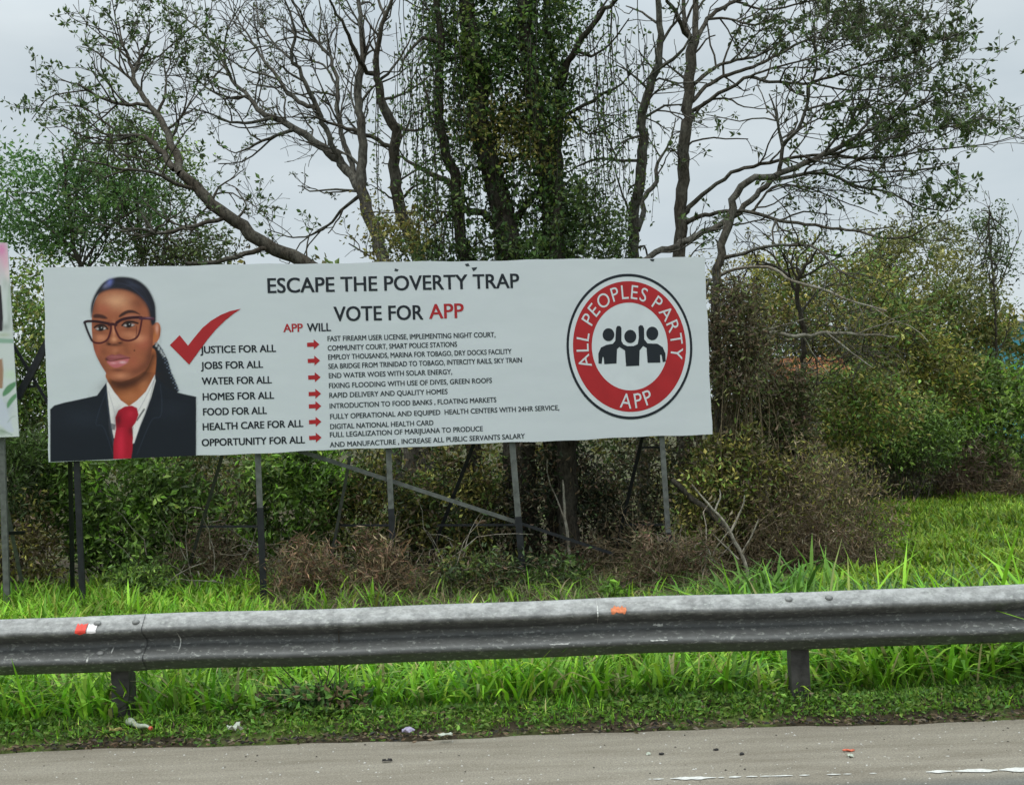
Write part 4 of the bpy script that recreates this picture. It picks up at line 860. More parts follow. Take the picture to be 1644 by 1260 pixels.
# vine-clad tree: several trunks in a curtain of creepers
T = Tree(31, G_DARK, .085, BARK_DARK); T.CD = [1.1, 2.6, 3.4]; main = []
main.append(T.limb([(824, 480, 24), (819, 415, 22), (812, 367, 20), (801, 314, 18), (787, 265, 17), (773, 210, 17), (766, 140, 16), (759, 87, 15), (752, 0, 13), (748, -140, 8)], .5, .5, .3, d=17.8, ground=True, drift=.3))
for kp, r_ in [([(884, 480, 18), (882, 415, 16), (885, 349, 15), (875, 279, 14), (864, 210, 14), (854, 140, 13), (847, 70, 12), (840, 0, 10), (838, -130, 6)], .4), ([(900, 480, 14), (896, 415, 13), (896, 314, 11), (892, 244, 10), (899, 140, 7), (880, 60, 5), (876, -40, 4)], .4), ([(750, 480, 11), (745, 415, 10), (735, 332, 9), (731, 290, 9), (710, 216, 8), (703, 140, 7.5), (707, 70, 6), (700, -10, 5), (690, -110, 3)], .5)]:
    main.append(T.limb(kp, r_, .5, .3, d=17.8 + T.rng.uniform(-.5, .9), ground=True, drift=.3))
side = []
for kp, dn in [([(797, 362, 6), (777, 342, 5.5), (749, 339, 5.5), (735, 314, 5), (714, 290, 5), (700, 283, 4.5), (679, 272, 3.5), (655, 258, 2.5), (640, 250, 1.4)], .5), ([(822, 355, 6), (840, 338, 6), (850, 321, 6), (875, 300, 6)], .3),
    ([(890, 160, 6), (923, 80, 5.5), (951, 38, 4.5), (990, 0, 3.2), (1030, -30, 2)], 1.2), ([(895, 190, 3), (913, 182, 3), (951, 164, 3), (969, 150, 2.5), (1000, 135, 1.6), (1015, 110, 1)], 1.2),
    ([(759, 272, 3.5), (798, 265, 3.5), (829, 251, 3), (864, 237, 2.8), (896, 216, 2)], .7), ([(760, 100, 4), (720, 60, 3), (690, 20, 2), (660, -20, 1.4)], 1), ([(710, 216, 3), (690, 190, 2.4), (685, 150, 1.8), (668, 110, 1)], 1),
    ([(923, 80, 3), (950, 90, 2.3), (980, 70, 1.6), (1010, 30, 1)], 1.4), ([(913, 182, 2), (945, 215, 1.6), (985, 200, 1)], 1.2), ([(735, 332, 3), (715, 350, 2.4), (690, 365, 1.6)], .9), ([(707, 70, 4), (680, 60, 3), (655, 85, 2), (640, 115, 1.2)], 1)]:
    side.append(T.limb(kp, dn, .7, .1))
r = T.rng; VL = Leaves(); VW = Wood()
def sleeve(A, t0, t1, rad, n, size, pal, tall=1.0):
    k = r.uniform(t0, t1, n // 22 + 2); C_ = np.array([A[int(q * (len(A) - 1))][:3] for q in k]) + norm(r.normal(size=(len(k), 3))) * rad * r.uniform(.3, 1.25, (len(k), 1))
    ci = r.integers(0, len(pal), len(k)); tone = r.lognormal(0, .3, (len(k), 1)); j = r.integers(0, len(k), n)
    P = C_[j] + r.normal(size=(n, 3)) * np.array([.10, .10, .16 * tall]); L_ = size * r.uniform(.55, 1.3, n)
    VL.add(P, r.normal(size=(n, 3)) + np.array([0, 0, -.5]), L_, L_ * r.uniform(.45, .65, n), np.clip(np.array(pal)[ci[j]] * tone[j] * r.lognormal(0, .2, (n, 1)), 0, .5))
VP = [(.04, .08, .02), (.06, .115, .026), (.085, .155, .032), (.035, .062, .02), (.13, .18, .035)]
sleeve(main[0], .42, 1, .42, 3300, .10, VP, 1.6); sleeve(main[1], .40, 1, .45, 3700, .10, VP, 1.7); sleeve(main[2], .38, 1, .35, 2300, .095, VP, 1.6); sleeve(main[3], .40, 1, .24, 1500, .09, VP, 1.4)
sleeve(main[0], .22, .5, .30, 700, .085, VP); sleeve(main[1], .2, .5, .3, 1000, .085, VP); sleeve(main[2], .2, .5, .45, 1700, .085, VP)
for x, y, sx, sy, n, pal in [(805, 195, 70, 40, 1900, G_OLIVE), (850, 225, 45, 35, 1100, G_OLIVE), (880, 130, 45, 60, 1700, VP), (800, 60, 50, 70, 2600, VP), (900, 20, 40, 45, 1300, VP), (925, 350, 55, 55, 2600, G_DARK), (975, 380, 34, 32, 1000, G_DARK), (650, 370, 55, 40, 1300, G_OLIVE), (700, 400, 55, 22, 900, G_DARK), (690, 310, 30, 40, 500, G_DARK), (765, 150, 30, 60, 1200, VP), (700, 60, 28, 60, 800, VP), (820, -60, 90, 60, 3000, VP), (860, 400, 60, 22, 900, G_DARK)]:
    nc = n // 20; CC = np.array([px(x + r.normal() * sx * .6, y + r.normal() * sy * .6, 17.8 + r.normal() * .45) for _ in range(nc)]); j = r.integers(0, nc, n); P = CC[j] + r.normal(size=(n, 3)) * .09
    L_ = .08 * r.uniform(.5, 1.3, n); VL.add(P, r.normal(size=(n, 3)) + np.array([0, 0, -.4]), L_, L_ * .5, palette(pal, n, r, .3))
for k in range(230):                       # hanging lianas
    A = main[r.integers(0, 4)] if r.random() < .55 else side[r.integers(0, len(side))]; p = A[r.integers(len(A) // 3, len(A))][:3] + r.normal(size=3) * np.array([.3, .3, .1]); ln_ = r.uniform(.6, 3.2)
    if p[2] - ln_ < 1.5: ln_ = max(.3, p[2] - 1.5)
    m_ = 9; pts = p[None] + np.stack([np.cumsum(r.normal(size=m_) * .025), np.cumsum(r.normal(size=m_) * .025), -np.linspace(0, ln_, m_)], -1)
    VW.tube(pts, np.linspace(.008, .004, m_), 3); n = int(ln_ * r.uniform(6, 34)); q = r.random(n) * (m_ - 1); i0 = q.astype(int).clip(0, m_ - 2)
    P = pts[i0] + (pts[i0 + 1] - pts[i0]) * (q - i0)[:, None] + r.normal(size=(n, 3)) * .04; L_ = .06 * r.uniform(.5, 1.4, n); VL.add(P, r.normal(size=(n, 3)) + np.array([0, 0, -.6]), L_, L_ * .5, palette(VP, n, r, .25))
def vines(root): VL.build('creepers', root, r); VW.build('lianas', root, BARK_DARK)
T.build('vine_clad_tree', 'dark tree of several thick trunks smothered in green creepers and hanging lianas', 'tree', vines)

T = Tree(41, [(.035, .055, .022), (.05, .07, .028)], .075, BARK_GREY, rs=.92, dn=2.0); T.CD = [1.7, 3.0, 4.0]
T.limb([(1020, 480, 10), (1018, 412, 10), (1016, 367, 9.5), (1021, 314, 9.5), (1032, 258, 9.5), (1033, 216, 8.5), (1033, 182, 8), (1042, 140, 7.5), (1056, 105, 7), (1060, 70, 6), (1057, 0, 5), (1052, -100, 3)], .6, .3, .3, d=19.0, ground=True, drift=.4)
for kp, dn, lp in [([(1056, 112, 3.5), (1081, 94, 3.2), (1098, 77, 2.4), (1110, 55, 1.4)], .5, .2), ([(1060, 73, 3), (1077, 45, 2.5), (1098, 14, 1.6), (1115, -20, 1)], .8, .3), ([(1036, 189, 2.6), (1067, 171, 2), (1095, 169, 1.4)], .7, .4), ([(1024, 370, 5), (1028, 350, 5), (1035, 314, 4.5), (1053, 293, 4), (1056, 262, 3), (1075, 230, 1.6), (1085, 190, 1)], .8, .4),
    ([(1028, 258, 3), (1000, 257, 2.6), (972, 255, 2.4), (944, 260, 2), (906, 279, 1.2)], .7, .3), ([(1033, 216, 2.4), (1005, 225, 1.8), (975, 248, 1)], .9, .3), ([(1030, 290, 2), (1012, 300, 2), (1008, 312, 1.4)], .5, .3), ([(1042, 145, 2.4), (1015, 120, 1.8), (990, 105, 1)], 1, .4), ([(1058, 40, 2.4), (1030, 20, 1.8), (1005, 10, 1)], 1, .4), ([(1018, 400, 2.4), (1035, 395, 2), (1040, 412, 1.6)], .4, .2)]:
    T.limb(kp, dn, lp, .15)
T.build('slender_tree', 'slender pale grey curving trunk between the vine-clad tree and the dark straight trunk', 'tree')

T = Tree(42, [(.032, .055, .022), (.045, .075, .028), (.03, .04, .02)], .10, BARK_MID, rs=.8, dn=1.8); T.CD = [1.9, 3.3, 4.2]
T.limb([(1090, 480, 14), (1092, 412, 13), (1094, 349, 12.5), (1098, 244, 12), (1105, 175, 11.5), (1107, 122, 11), (1112, 77, 11), (1116, 60, 9)], .35, .3, .35, d=18.6, ground=True, drift=.3)
for kp, dn, lp in [([(1112, 72, 6), (1098, 52, 5), (1087, 28, 4.4), (1073, 0, 3.6), (1060, -40, 2.4)], .8, .3), ([(1108, 60, 5), (1100, 35, 4.4), (1098, 0, 4), (1096, -70, 2.4)], .8, .3), ([(1117, 60, 7), (1118, 42, 6.5), (1118, 0, 6), (1122, -100, 3.5)], .7, .4), ([(1117, 66, 5), (1136, 31, 4.6), (1157, 14, 4), (1182, 3, 3.4), (1230, -20, 2.4)], 1, .5),
    ([(1096, 345, 6), (1108, 332, 5.4), (1140, 304, 4.2), (1175, 279, 4), (1196, 269, 3.8), (1237, 260, 3.5), (1290, 251, 3.2), (1335, 248, 3), (1384, 255, 2.6), (1440, 251, 2.2), (1489, 241, 1.8), (1538, 237, 1.5), (1591, 230, 1.1), (1636, 216, .8), (1655, 205, .6)], 1.1, .65), ([(1095, 362, 5.6), (1120, 350, 5), (1140, 346, 4.2), (1164, 339, 4), (1209, 342, 3.8), (1251, 354, 3.5), (1293, 360, 3.2), (1335, 368, 3), (1370, 370, 2.6), (1419, 382, 2.2), (1465, 379, 1.8), (1489, 363, 1.3), (1530, 350, .8)], .8, .5), ([(1112, 163, 4.4), (1133, 140, 4), (1161, 122, 3.8), (1209, 108, 3.4), (1251, 87, 3), (1304, 59, 2.2), (1360, 35, 1.5), (1410, 20, .9)], 1.25, .65), ([(1112, 178, 4.4), (1140, 161, 4), (1182, 136, 3.6), (1203, 124, 3.4), (1223, 129, 3.2), (1265, 134, 3), (1304, 133, 2.8), (1349, 119, 2.5), (1384, 105, 2.2), (1440, 92, 1.7), (1500, 72, 1.2), (1560, 45, .8)], 1.3, .7),
    ([(1114, 136, 4), (1147, 108, 3.4), (1182, 98, 3), (1223, 87, 2.4), (1260, 60, 1.8), (1300, 20, 1.2)], 1.2, .6), ([(1112, 192, 3), (1130, 165, 2.6), (1165, 158, 2), (1195, 172, 1.4), (1230, 175, .9)], .9, .35), ([(1136, 31, 3), (1170, 30, 2.4), (1215, 40, 1.8), (1260, 20, 1.2)], 1.2, .5),
    ([(1203, 124, 2.6), (1240, 110, 2.2), (1300, 95, 1.7), (1370, 70, 1.2), (1430, 40, .8)], 1.3, .75), ([(1304, 133, 2.2), (1360, 145, 1.8), (1420, 140, 1.4), (1480, 110, 1), (1520, 95, .7)], 1.4, .75), ([(1182, 3, 2.6), (1230, 15, 2.2), (1290, 5, 1.8), (1350, -15, 1.3), (1420, -20, .9)], 1.3, .7), ([(1304, 59, 1.8), (1350, 65, 1.4), (1400, 55, 1), (1450, 25, .7)], 1.4, .8), ([(1349, 119, 2), (1400, 125, 1.6), (1460, 120, 1.2), (1530, 98, .8)], 1.4, .8)]:
    T.limb(kp, dn, lp, .12)
for x, y, sx, sy, n in [(1400, 40, 90, 40, 1500), (1470, 60, 60, 40, 900), (1330, 20, 60, 25, 700), (1235, 70, 60, 25, 500)]:
    T.spray(x, y, 18.6, sx, sy, n // 22)
T.build('straight_tree', 'dark straight trunk forking at the top, long limbs reaching right', 'tree')

T = Tree(43, [(.03, .055, .022), (.042, .075, .026), (.055, .09, .03)], .10, BARK_GREY, tropism=(.12, 0, .12), rs=.85, dn=1.8); T.CD = [2.3, 3.6, 4.4]
T.limb([(1150, 520, 9), (1152, 450, 8.5), (1161, 395, 8), (1171, 349, 8), (1178, 321, 7.5), (1192, 300, 7), (1213, 286, 6.5), (1244, 283, 6)], .25, .3, .5, d=17.4, ground=True, drift=.3)
for kp, dn, lp in [([(1000, 440, 6), (1045, 412, 6), (1073, 398, 6), (1115, 381, 5.8), (1154, 363, 5.8), (1196, 332, 5.6), (1227, 300, 5.4), (1244, 285, 5.2)], .3, .3), ([(1244, 283, 6), (1279, 269, 5.6), (1321, 248, 5), (1367, 227, 4.2), (1392, 210, 3.5), (1433, 189, 2.6), (1480, 168, 1.8), (1540, 150, 1.2), (1580, 142, .8)], 1.2, .75),
    ([(1250, 279, 4.5), (1254, 258, 4), (1257, 237, 3.5), (1251, 210, 2.8), (1244, 175, 2), (1235, 150, 1.2)], .8, .35),
    ([(1256, 232, 4), (1279, 210, 3.6), (1293, 178, 3.2), (1300, 140, 2.6), (1312, 105, 2), (1307, 70, 1.6), (1309, 0, 1)], 1, .5), ([(1244, 288, 4), (1300, 279, 3.4), (1335, 281, 3), (1370, 297, 2.6), (1392, 302, 2.4), (1433, 311, 2), (1475, 332, 1.4), (1520, 340, 1)], 1, .5),
    ([(1161, 415, 4), (1196, 405, 3.4), (1237, 395, 3), (1300, 395, 2.6), (1325, 412, 2.3), (1349, 436, 1.8), (1380, 448, 1.2)], .8, .3),
    ([(1367, 227, 3), (1400, 190, 2.4), (1440, 160, 1.8), (1490, 120, 1.2), (1510, 95, .8)], 1.4, .75), ([(1335, 248, 2.6), (1390, 232, 2.1), (1450, 218, 1.7), (1520, 205, 1.2), (1580, 185, .8)], 1.4, .75), ([(1290, 251, 2.4), (1350, 268, 2), (1420, 276, 1.6), (1480, 272, 1.2), (1540, 262, .8)], 1.2, .5), ([(1321, 248, 2.8), (1355, 210, 2.2), (1390, 175, 1.7), (1430, 150, 1.1)], 1.3, .7), ([(1293, 178, 2.4), (1335, 165, 1.9), (1390, 160, 1.4), (1440, 170, .9)], 1.3, .6), ([(1440, 251, 1.6), (1500, 225, 1.3), (1560, 195, 1), (1610, 180, .7)], 1.3, .75),
    ([(1209, 342, 2.6), (1240, 300, 2), (1290, 300, 1.6), (1350, 322, 1.2), (1410, 345, .8)], .9, .4), ([(1251, 354, 2), (1290, 340, 1.6), (1335, 345, 1)], .8, .4)]:
    T.limb(kp, dn, lp, .12)
for x, y, sx, sy, n in [(1400, 210, 50, 25, 500), (1480, 185, 60, 30, 700), (1550, 205, 45, 20, 350), (1520, 320, 50, 20, 350), (1360, 190, 40, 20, 300)]:
    T.spray(x, y, 17.4, sx, sy, n // 22)
T.build('spreading_tree', 'low forked tree right of the board with limbs sweeping out level over the field', 'tree')

T = Tree(44, [(.05, .06, .03)], .06, BARK_PALE, rs=.8); T.CD = [1.0, 2.2, 3]
T.limb([(1120, 620, 6), (1124, 560, 5.5), (1138, 527, 5), (1182, 521, 4.6), (1233, 533, 4), (1289, 539, 3.6), (1328, 535, 3.4), (1376, 537, 2.8), (1440, 541, 1.6)], .5, .1, .3, d=18.6, ground=True, drift=.2)
for kp in [([(1124, 560, 4), (1130, 480, 4), (1142, 452, 3.6), (1170, 436, 3.4), (1209, 428, 3), (1245, 434, 3), (1273, 452, 2.8), (1320, 464, 2.5), (1364, 483, 2), (1424, 499, 1.2)]), ([(1328, 535, 2), (1360, 560, 1.6), (1400, 590, 1)]), ([(1289, 539, 2), (1310, 575, 1.5), (1330, 600, 1)]), ([(1376, 537, 1.8), (1420, 520, 1.4), (1460, 515, .8)])]:
    T.limb(kp, .6, .1, .3)
T.build('dead_tree', 'pale leafless limbs stretched out low across the shrubs right of the board', 'dead tree')
T = Tree(45, G_OLIVE, .06, BARK_DARK); T.CD = [2, 4, 5]
T.limb([(1288, 640, 5), (1291, 559, 4.6), (1291, 531, 4.2), (1281, 487, 3.8), (1281, 448, 3.2), (1300, 420, 2.4), (1312, 400, 1.4)], 1.2, .4, .4, d=19.5, ground=True, drift=.2)
for kp in [([(1281, 470, 2.6), (1262, 440, 2), (1240, 425, 1.4), (1215, 420, .9)]), ([(1281, 448, 2), (1270, 425, 1.6), (1275, 400, 1)]), ([(1288, 500, 2), (1310, 470, 1.6), (1340, 455, 1)])]: T.limb(kp, 1.6, .5, .1)
T.build('small_dark_tree', 'small dark stemmed tree with a tangled twiggy head right of the board', 'tree')

def leafy(name, label, x, y, d, rx, ry, rz, n, leaf, pal, seed, trunk, clump=.2, inner=.2, bark=BARK_MID):
    T = Tree(seed, pal, leaf, bark, rs=.6); T.CD = [1.8, 2.4, 2.5]; T.maxl = 2
    for q, kp in enumerate(trunk): T.limb(kp, .7, .8, .3, d=d if q == 0 else None, ground=q == 0, drift=.6)
    r = T.rng; nc = n // 34; D = norm(r.normal(size=(nc, 3))); D[:, 2] = D[:, 2]; rad = r.uniform(inner, 1, nc) ** .5 * lump(r)(D); C = px(x, y, d)
    CC = C + D * rad[:, None] * np.array([rx * d / F, rz, ry * d / F]); ci = r.integers(0, len(pal), nc); tone = r.lognormal(0, .25, (nc, 1)); j = r.integers(0, nc, n)
    P = CC[j] + r.normal(size=(n, 3)) * clump * np.array([1, 1, .65]); L_ = leaf * r.uniform(.6, 1.3, n)
    T.lv.add(P, norm(r.normal(size=(n, 3)) + np.array([0, 0, .1])), L_, L_ * .42, np.clip(np.array(pal)[ci[j]] * tone[j] * r.lognormal(0, .2, (n, 1)), 0, .6))
    for q in r.choice(nc, min(26, nc), replace=False):
        b_ = T.limbs[0]; m0 = b_[r.integers(10, 29)]; p0 = px(*m0); A = spline(np.array([p0, (p0 + CC[q]) / 2 + r.normal(size=3) * .15, CC[q]]), .25); T.w.tube(A, np.linspace(.018, .005, len(A)), 4)
    return T.build(name, label, 'tree')
GL = [(.075, .17, .04), (.10, .21, .05), (.14, .26, .06), (.06, .12, .035)]
leafy('leafy_tree', 'bushy green tree rising behind the gap between both billboards', 110, 335, 21.5, 175, 105, 1.6, 8200, .105, GL, 51, [[(150, 600, 9), (140, 480, 8), (120, 400, 6), (110, 320, 4), (100, 240, 2)], [(128, 430, 4), (170, 370, 3), (230, 330, 2), (270, 310, 1)], [(120, 400, 4), (60, 350, 3), (10, 310, 1.5)], [(112, 330, 3), (150, 270, 2), (190, 220, 1)]])
leafy('leafy_tree', 'smaller fine-leaved tree under the leaning grey trunk at left', 215, 262, 22.5, 125, 95, 1.2, 5000, .09, G_MID + G_DARK[2:3], 52, [[(235, 600, 6), (232, 450, 5), (222, 360, 4), (215, 260, 2.4), (205, 190, 1.2)], [(222, 360, 2.6), (180, 290, 2), (120, 220, 1)]])
leafy('leafy_tree', 'dark olive tree low behind the top left corner of the white board', 275, 408, 22, 120, 46, 1.2, 3600, .09, [(.08, .105, .035), (.11, .14, .045), (.10, .15, .04), (.10, .085, .045)], 53, [[(285, 640, 7), (280, 500, 6), (275, 410, 3), (262, 370, 1.5)]])
leafy('leafy_tree', 'thin light green tree at the right edge of the photo beyond the field', 1588, 410, 31, 55, 90, 1.0, 2200, .10, [(.08, .13, .03), (.10, .15, .035), (.06, .09, .03)], 54, [[(1600, 640, 4), (1598, 500, 3.2), (1590, 400, 2.2), (1588, 330, 1.2)], [(1597, 480, 2), (1620, 420, 1.5), (1640, 370, 1)], [(1592, 420, 2), (1570, 380, 1.4), (1560, 350, 1)]])
leafy('leafy_tree', 'yellowish tree with airy crown beyond the field, right of the sweeping limbs', 1440, 450, 30.5, 125, 105, 1.4, 9500, .12, [(.21, .215, .075), (.26, .25, .085), (.16, .165, .06), (.15, .19, .06)] + G_OLIVE[:2], 55, [[(1440, 700, 6), (1440, 560, 5), (1432, 450, 3.5), (1425, 370, 2)], [(1438, 520, 3), (1480, 440, 2), (1500, 380, 1)], [(1435, 480, 3), (1400, 420, 2), (1385, 380, 1)]])
leafy('leafy_tree', 'thin yellowish sapling showing above the board corner at far right', 1215, 465, 27, 85, 60, 1.0, 3200, .085, G_OLIVE + G_YEL[:1], 56, [[(1210, 700, 5), (1212, 560, 4), (1215, 450, 2.6), (1210, 390, 1.2)], [(1212, 520, 2), (1180, 460, 1.5), (1165, 410, 1)], [(1214, 480, 2), (1245, 440, 1.4), (1255, 400, .8)]])

# ------------------------------------------------------------------ shrubs and undergrowth
SH = [
 # name, label, x, y, d, rx, ry, rz, n, leaf, pal, seed, kw
 ('shrub', 'broad leafy green bush under the portrait, between the first two posts', 200, 825, 17.2, 165, 108, .9, 7000, .125, G_MID + G_BRIGHT[2:3], 101, {}),
 ('shrub', 'olive bush in the gap between the two billboards', 30, 600, 18.5, 95, 170, .9, 8000, .095, G_MID + G_OLIVE[:1], 102, {}),
 ('shrub', 'bush standing behind the cut-off floral billboard', -130, 700, 18.5, 130, 170, .9, 7000, .11, G_MID + G_OLIVE, 123, {}),
 ('shrub', 'light green bush with grassy leaves below the gap at far left', 20, 760, 17.0, 90, 95, .7, 4500, .13, [(.07, .12, .03), (.09, .14, .035), (.06, .085, .03)], 103, dict(ratio=.2)),
 ('shrub', 'dark brown-green bush at the far left edge, above the tall grass', 0, 880, 16.4, 110, 70, .6, 3200, .09, G_OLIVE, 104, dict(dead=.45)),
 ('shrub', 'fresh green bush right of the second post, yellow-green leaves', 480, 800, 17.5, 95, 85, .8, 4300, .12, G_MID + G_BRIGHT[:1], 105, {}),
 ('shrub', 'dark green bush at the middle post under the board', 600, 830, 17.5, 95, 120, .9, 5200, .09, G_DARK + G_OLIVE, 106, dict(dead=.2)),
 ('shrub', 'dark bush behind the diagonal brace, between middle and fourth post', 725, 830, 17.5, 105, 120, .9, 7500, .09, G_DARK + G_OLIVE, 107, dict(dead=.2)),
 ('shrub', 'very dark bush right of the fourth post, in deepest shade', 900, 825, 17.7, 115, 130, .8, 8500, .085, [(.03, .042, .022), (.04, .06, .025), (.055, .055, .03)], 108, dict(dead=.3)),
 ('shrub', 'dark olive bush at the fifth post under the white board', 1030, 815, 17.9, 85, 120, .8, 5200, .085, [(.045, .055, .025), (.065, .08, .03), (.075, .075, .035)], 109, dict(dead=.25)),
 ('shrub', 'vine-covered olive bush right of the board, yellow-green patches', 1160, 810, 16.9, 85, 130, .6, 7500, .085, G_OLIVE + [(.15, .23, .04), (.13, .2, .04)], 110, dict(dead=.15)),
 ('shrub', 'tangled brown-olive thicket beside the lower right board corner', 1235, 680, 17.9, 100, 130, .7, 11000, .085, [(.10, .11, .045), (.13, .135, .05), (.11, .17, .045), (.11, .08, .05)], 111, dict(dead=.25, stems=30)),
 ('vine_mound', 'large brownish mound of dry vines between board and grass field', 1300, 845, 16.9, 125, 125, .9, 11500, .08, G_OLIVE + G_DARK[2:3] + BROWN[3:] + BROWN[1:2], 112, dict(dead=.3, ratio=.24, stems=40, bark=TWIG_BROWN)),
 ('shrub', 'rounded green bush in front of the dark hollow, beyond the field', 1365, 655, 22.0, 95, 72, .9, 7500, .10, G_MID[:2] + G_OLIVE + G_DARK[2:3], 113, {}),
 ('shrub', 'dark dry hollow thicket at the back edge of the field', 1390, 745, 27.0, 110, 75, .8, 5200, .11, [(.075, .075, .04), (.09, .11, .045), (.10, .075, .05)], 114, dict(dead=.4, stems=50, bark=TWIG_BROWN)),
 ('shrub', 'brown-olive creeper tangle climbing beside the upper right board corner', 1180, 555, 16.9, 55, 115, .35, 4200, .08, [(.075, .075, .035), (.10, .10, .04), (.085, .06, .04), (.11, .14, .04)], 122, dict(dead=.35, stems=40, bark=TWIG_BROWN)),
 ('shrub', 'broad soft yellow-green mass of creepers rising behind the dead level limbs', 1335, 510, 26.5, 165, 95, 1.2, 9500, .12, G_OLIVE + G_MID[:2] + [(.14, .20, .05)], 124, dict(stems=60, clump=.16)),
 ('shrub', 'yellow-green creeper mass behind the thin light tree at the right edge', 1535, 520, 32.0, 85, 62, 1.2, 4800, .14, G_OLIVE + G_MID[:2], 125, dict(stems=40)),
 ('shrub', 'tall olive bush behind the rounded bush, under the yellowish tree', 1455, 590, 27.5, 115, 105, 1.3, 8500, .13, G_OLIVE + G_YEL[1:2] + G_MID[:1], 115, {}),
 ('shrub', 'big green bush at the right edge below the turquoise building', 1575, 632, 29.0, 120, 62, 1.3, 5600, .165, G_MID + G_DARK[2:3] + G_OLIVE[:1] + G_BRIGHT[:1], 116, {}),
 ('shrub', 'bright creeper-covered bush over dry stalks at the right edge of field', 1590, 715, 27.8, 110, 62, 1.0, 4800, .15, G_MID + G_DARK[2:3] + G_BRIGHT[:1], 117, {}),
 ('shrub', 'dark bush glimpsed behind the dead horizontal limbs', 1310, 570, 25.0, 110, 90, 1.1, 5500, .11, G_OLIVE + G_DARK[:2], 118, dict(dead=.15)),
 ('shrub', 'sunken green bush at the left end of the far bushes, above the vine mound', 1470, 690, 26.0, 60, 60, .9, 3000, .11, G_MID, 119, {}),
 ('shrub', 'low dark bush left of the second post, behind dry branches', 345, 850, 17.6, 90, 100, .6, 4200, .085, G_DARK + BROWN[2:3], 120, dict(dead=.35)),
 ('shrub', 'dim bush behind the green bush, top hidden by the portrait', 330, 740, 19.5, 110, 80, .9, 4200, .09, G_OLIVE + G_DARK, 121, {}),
]
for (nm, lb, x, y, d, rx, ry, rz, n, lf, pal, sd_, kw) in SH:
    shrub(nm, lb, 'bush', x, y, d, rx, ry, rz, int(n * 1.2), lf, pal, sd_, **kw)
shrub('weed', 'small yellow-green weed just above the rail near the orange patch', 'weed', 985, 948, 14.2, 26, 12, .2, 160, .10, [(.14, .26, .03), (.11, .22, .03)], 131, stems=5, ratio=.4, stem_r=.005, clump=.05)
shrub('broadleaf_weed', 'clump of dark broad leaves below the rail, left of centre', 'weed', 520, 1122, 6.62, 92, 20, .10, 1300, .05, [(.07, .15, .03), (.10, .2, .04), (.15, .11, .06), (.05, .10, .03)], 132, stems=10, ratio=.5, stem_r=.003, clump=.03)
# heaps of dry growth
shrub('low_shrub', 'low dark green shrub between the middle and fourth post, in front of the stalks', 'bush', 760, 925, 15.7, 75, 38, .35, 1500, .085, G_DARK + G_OLIVE[:1], 160, stems=12, dead=.12)
shrub('low_shrub', 'low green shrub at the foot of the fourth post', 'bush', 870, 930, 15.8, 55, 34, .35, 1300, .085, G_DARK + G_MID[:1], 161, stems=10, dead=.1)
shrub('low_shrub', 'low leafy shrub at the foot of the first post', 'bush', 240, 925, 15.9, 60, 26, .3, 1000, .09, G_MID, 162, stems=8)
brush('dry_fern_heap', 'reddish brown heap of withered fern right of the second post', 'dry brush', 545, 925, 15.4, 105, 48, .5, 620, 141, leaves=2600, pal=[(.22, .125, .075), (.28, .18, .10), (.15, .095, .055), (.36, .27, .16), (.12, .14, .04)], leaf=.13, ratio=.13, ln=.5, up=.9)
brush('dry_brush', 'low pale dry stalks at the foot of the middle post', 'dry brush', 730, 945, 15.6, 100, 24, .4, 150, 142, leaves=500, leaf=.08)
brush('dry_brush', 'tangle of dead twigs around the second post foot', 'dry brush', 345, 880, 16.3, 85, 62, .4, 300, 143, leaves=1500, leaf=.07, r0=.007)
brush('dry_brush', 'reddish dead brush heaped around the fifth post foot', 'dry brush', 1085, 925, 15.6, 80, 46, .5, 360, 144, leaves=2400, pal=[(.18, .115, .07), (.23, .16, .10), (.13, .095, .055), (.10, .13, .04)], leaf=.09, r0=.006)
brush('dry_brush', 'brown dead undergrowth between the fourth and fifth post', 'dry brush', 940, 925, 16.8, 80, 30, .5, 130, 145, leaves=900, pal=[(.13, .09, .055), (.16, .12, .07), (.08, .08, .035)], leaf=.09)
brush('dry_brush', 'brown dry grass slipping down the right flank of the vine mound', 'dry brush', 1340, 895, 16.2, 85, 50, .5, 300, 146, leaves=2200, leaf=.10, ratio=.12)
brush('dry_grass_heap', 'straw coloured heap of hanging dry grass below the bright creepers', 'dry brush', 1570, 765, 27.0, 55, 48, .5, 260, 147, leaves=2600, leaf=.22, ratio=.08, pal=[(.2, .15, .10), (.15, .11, .075), (.11, .08, .055)], r0=.008)
brush('dry_grass_heap', 'small brown dry heap at the right edge of the photo', 'dry brush', 1650, 785, 26.0, 40, 24, .4, 120, 148, leaves=1200, leaf=.18, ratio=.08, r0=.008)
brush('bare_twigs', 'pale curling bare twigs beside the second post, in front of the brown tangle', 'twigs', 330, 880, 15.9, 80, 62, .3, 34, 151, mat=BARK_PALE, leaves=0, r0=.010, ln=1.1, up=.5)
brush('bare_twigs', 'pale bare twigs sticking up right of the middle post', 'twigs', 690, 910, 15.9, 70, 50, .3, 26, 152, mat=BARK_PALE, leaves=0, r0=.009, ln=1.0, up=.7)
brush('twig_tangle', 'grey tangle of bare climbing twigs above the dead level limbs at right', 'twigs', 1300, 520, 20.5, 130, 60, .7, 130, 154, mat=BARK_MID, leaves=0, r0=.009, ln=1.3, up=.5, float_=True)
brush('dry_vines', 'dry drooping vine stems hanging over the front of the vine mound', 'dry vines', 1290, 850, 16.3, 120, 85, .4, 260, 155, leaves=1400, leaf=.09, ratio=.15, r0=.006, ln=1.0, up=.1)
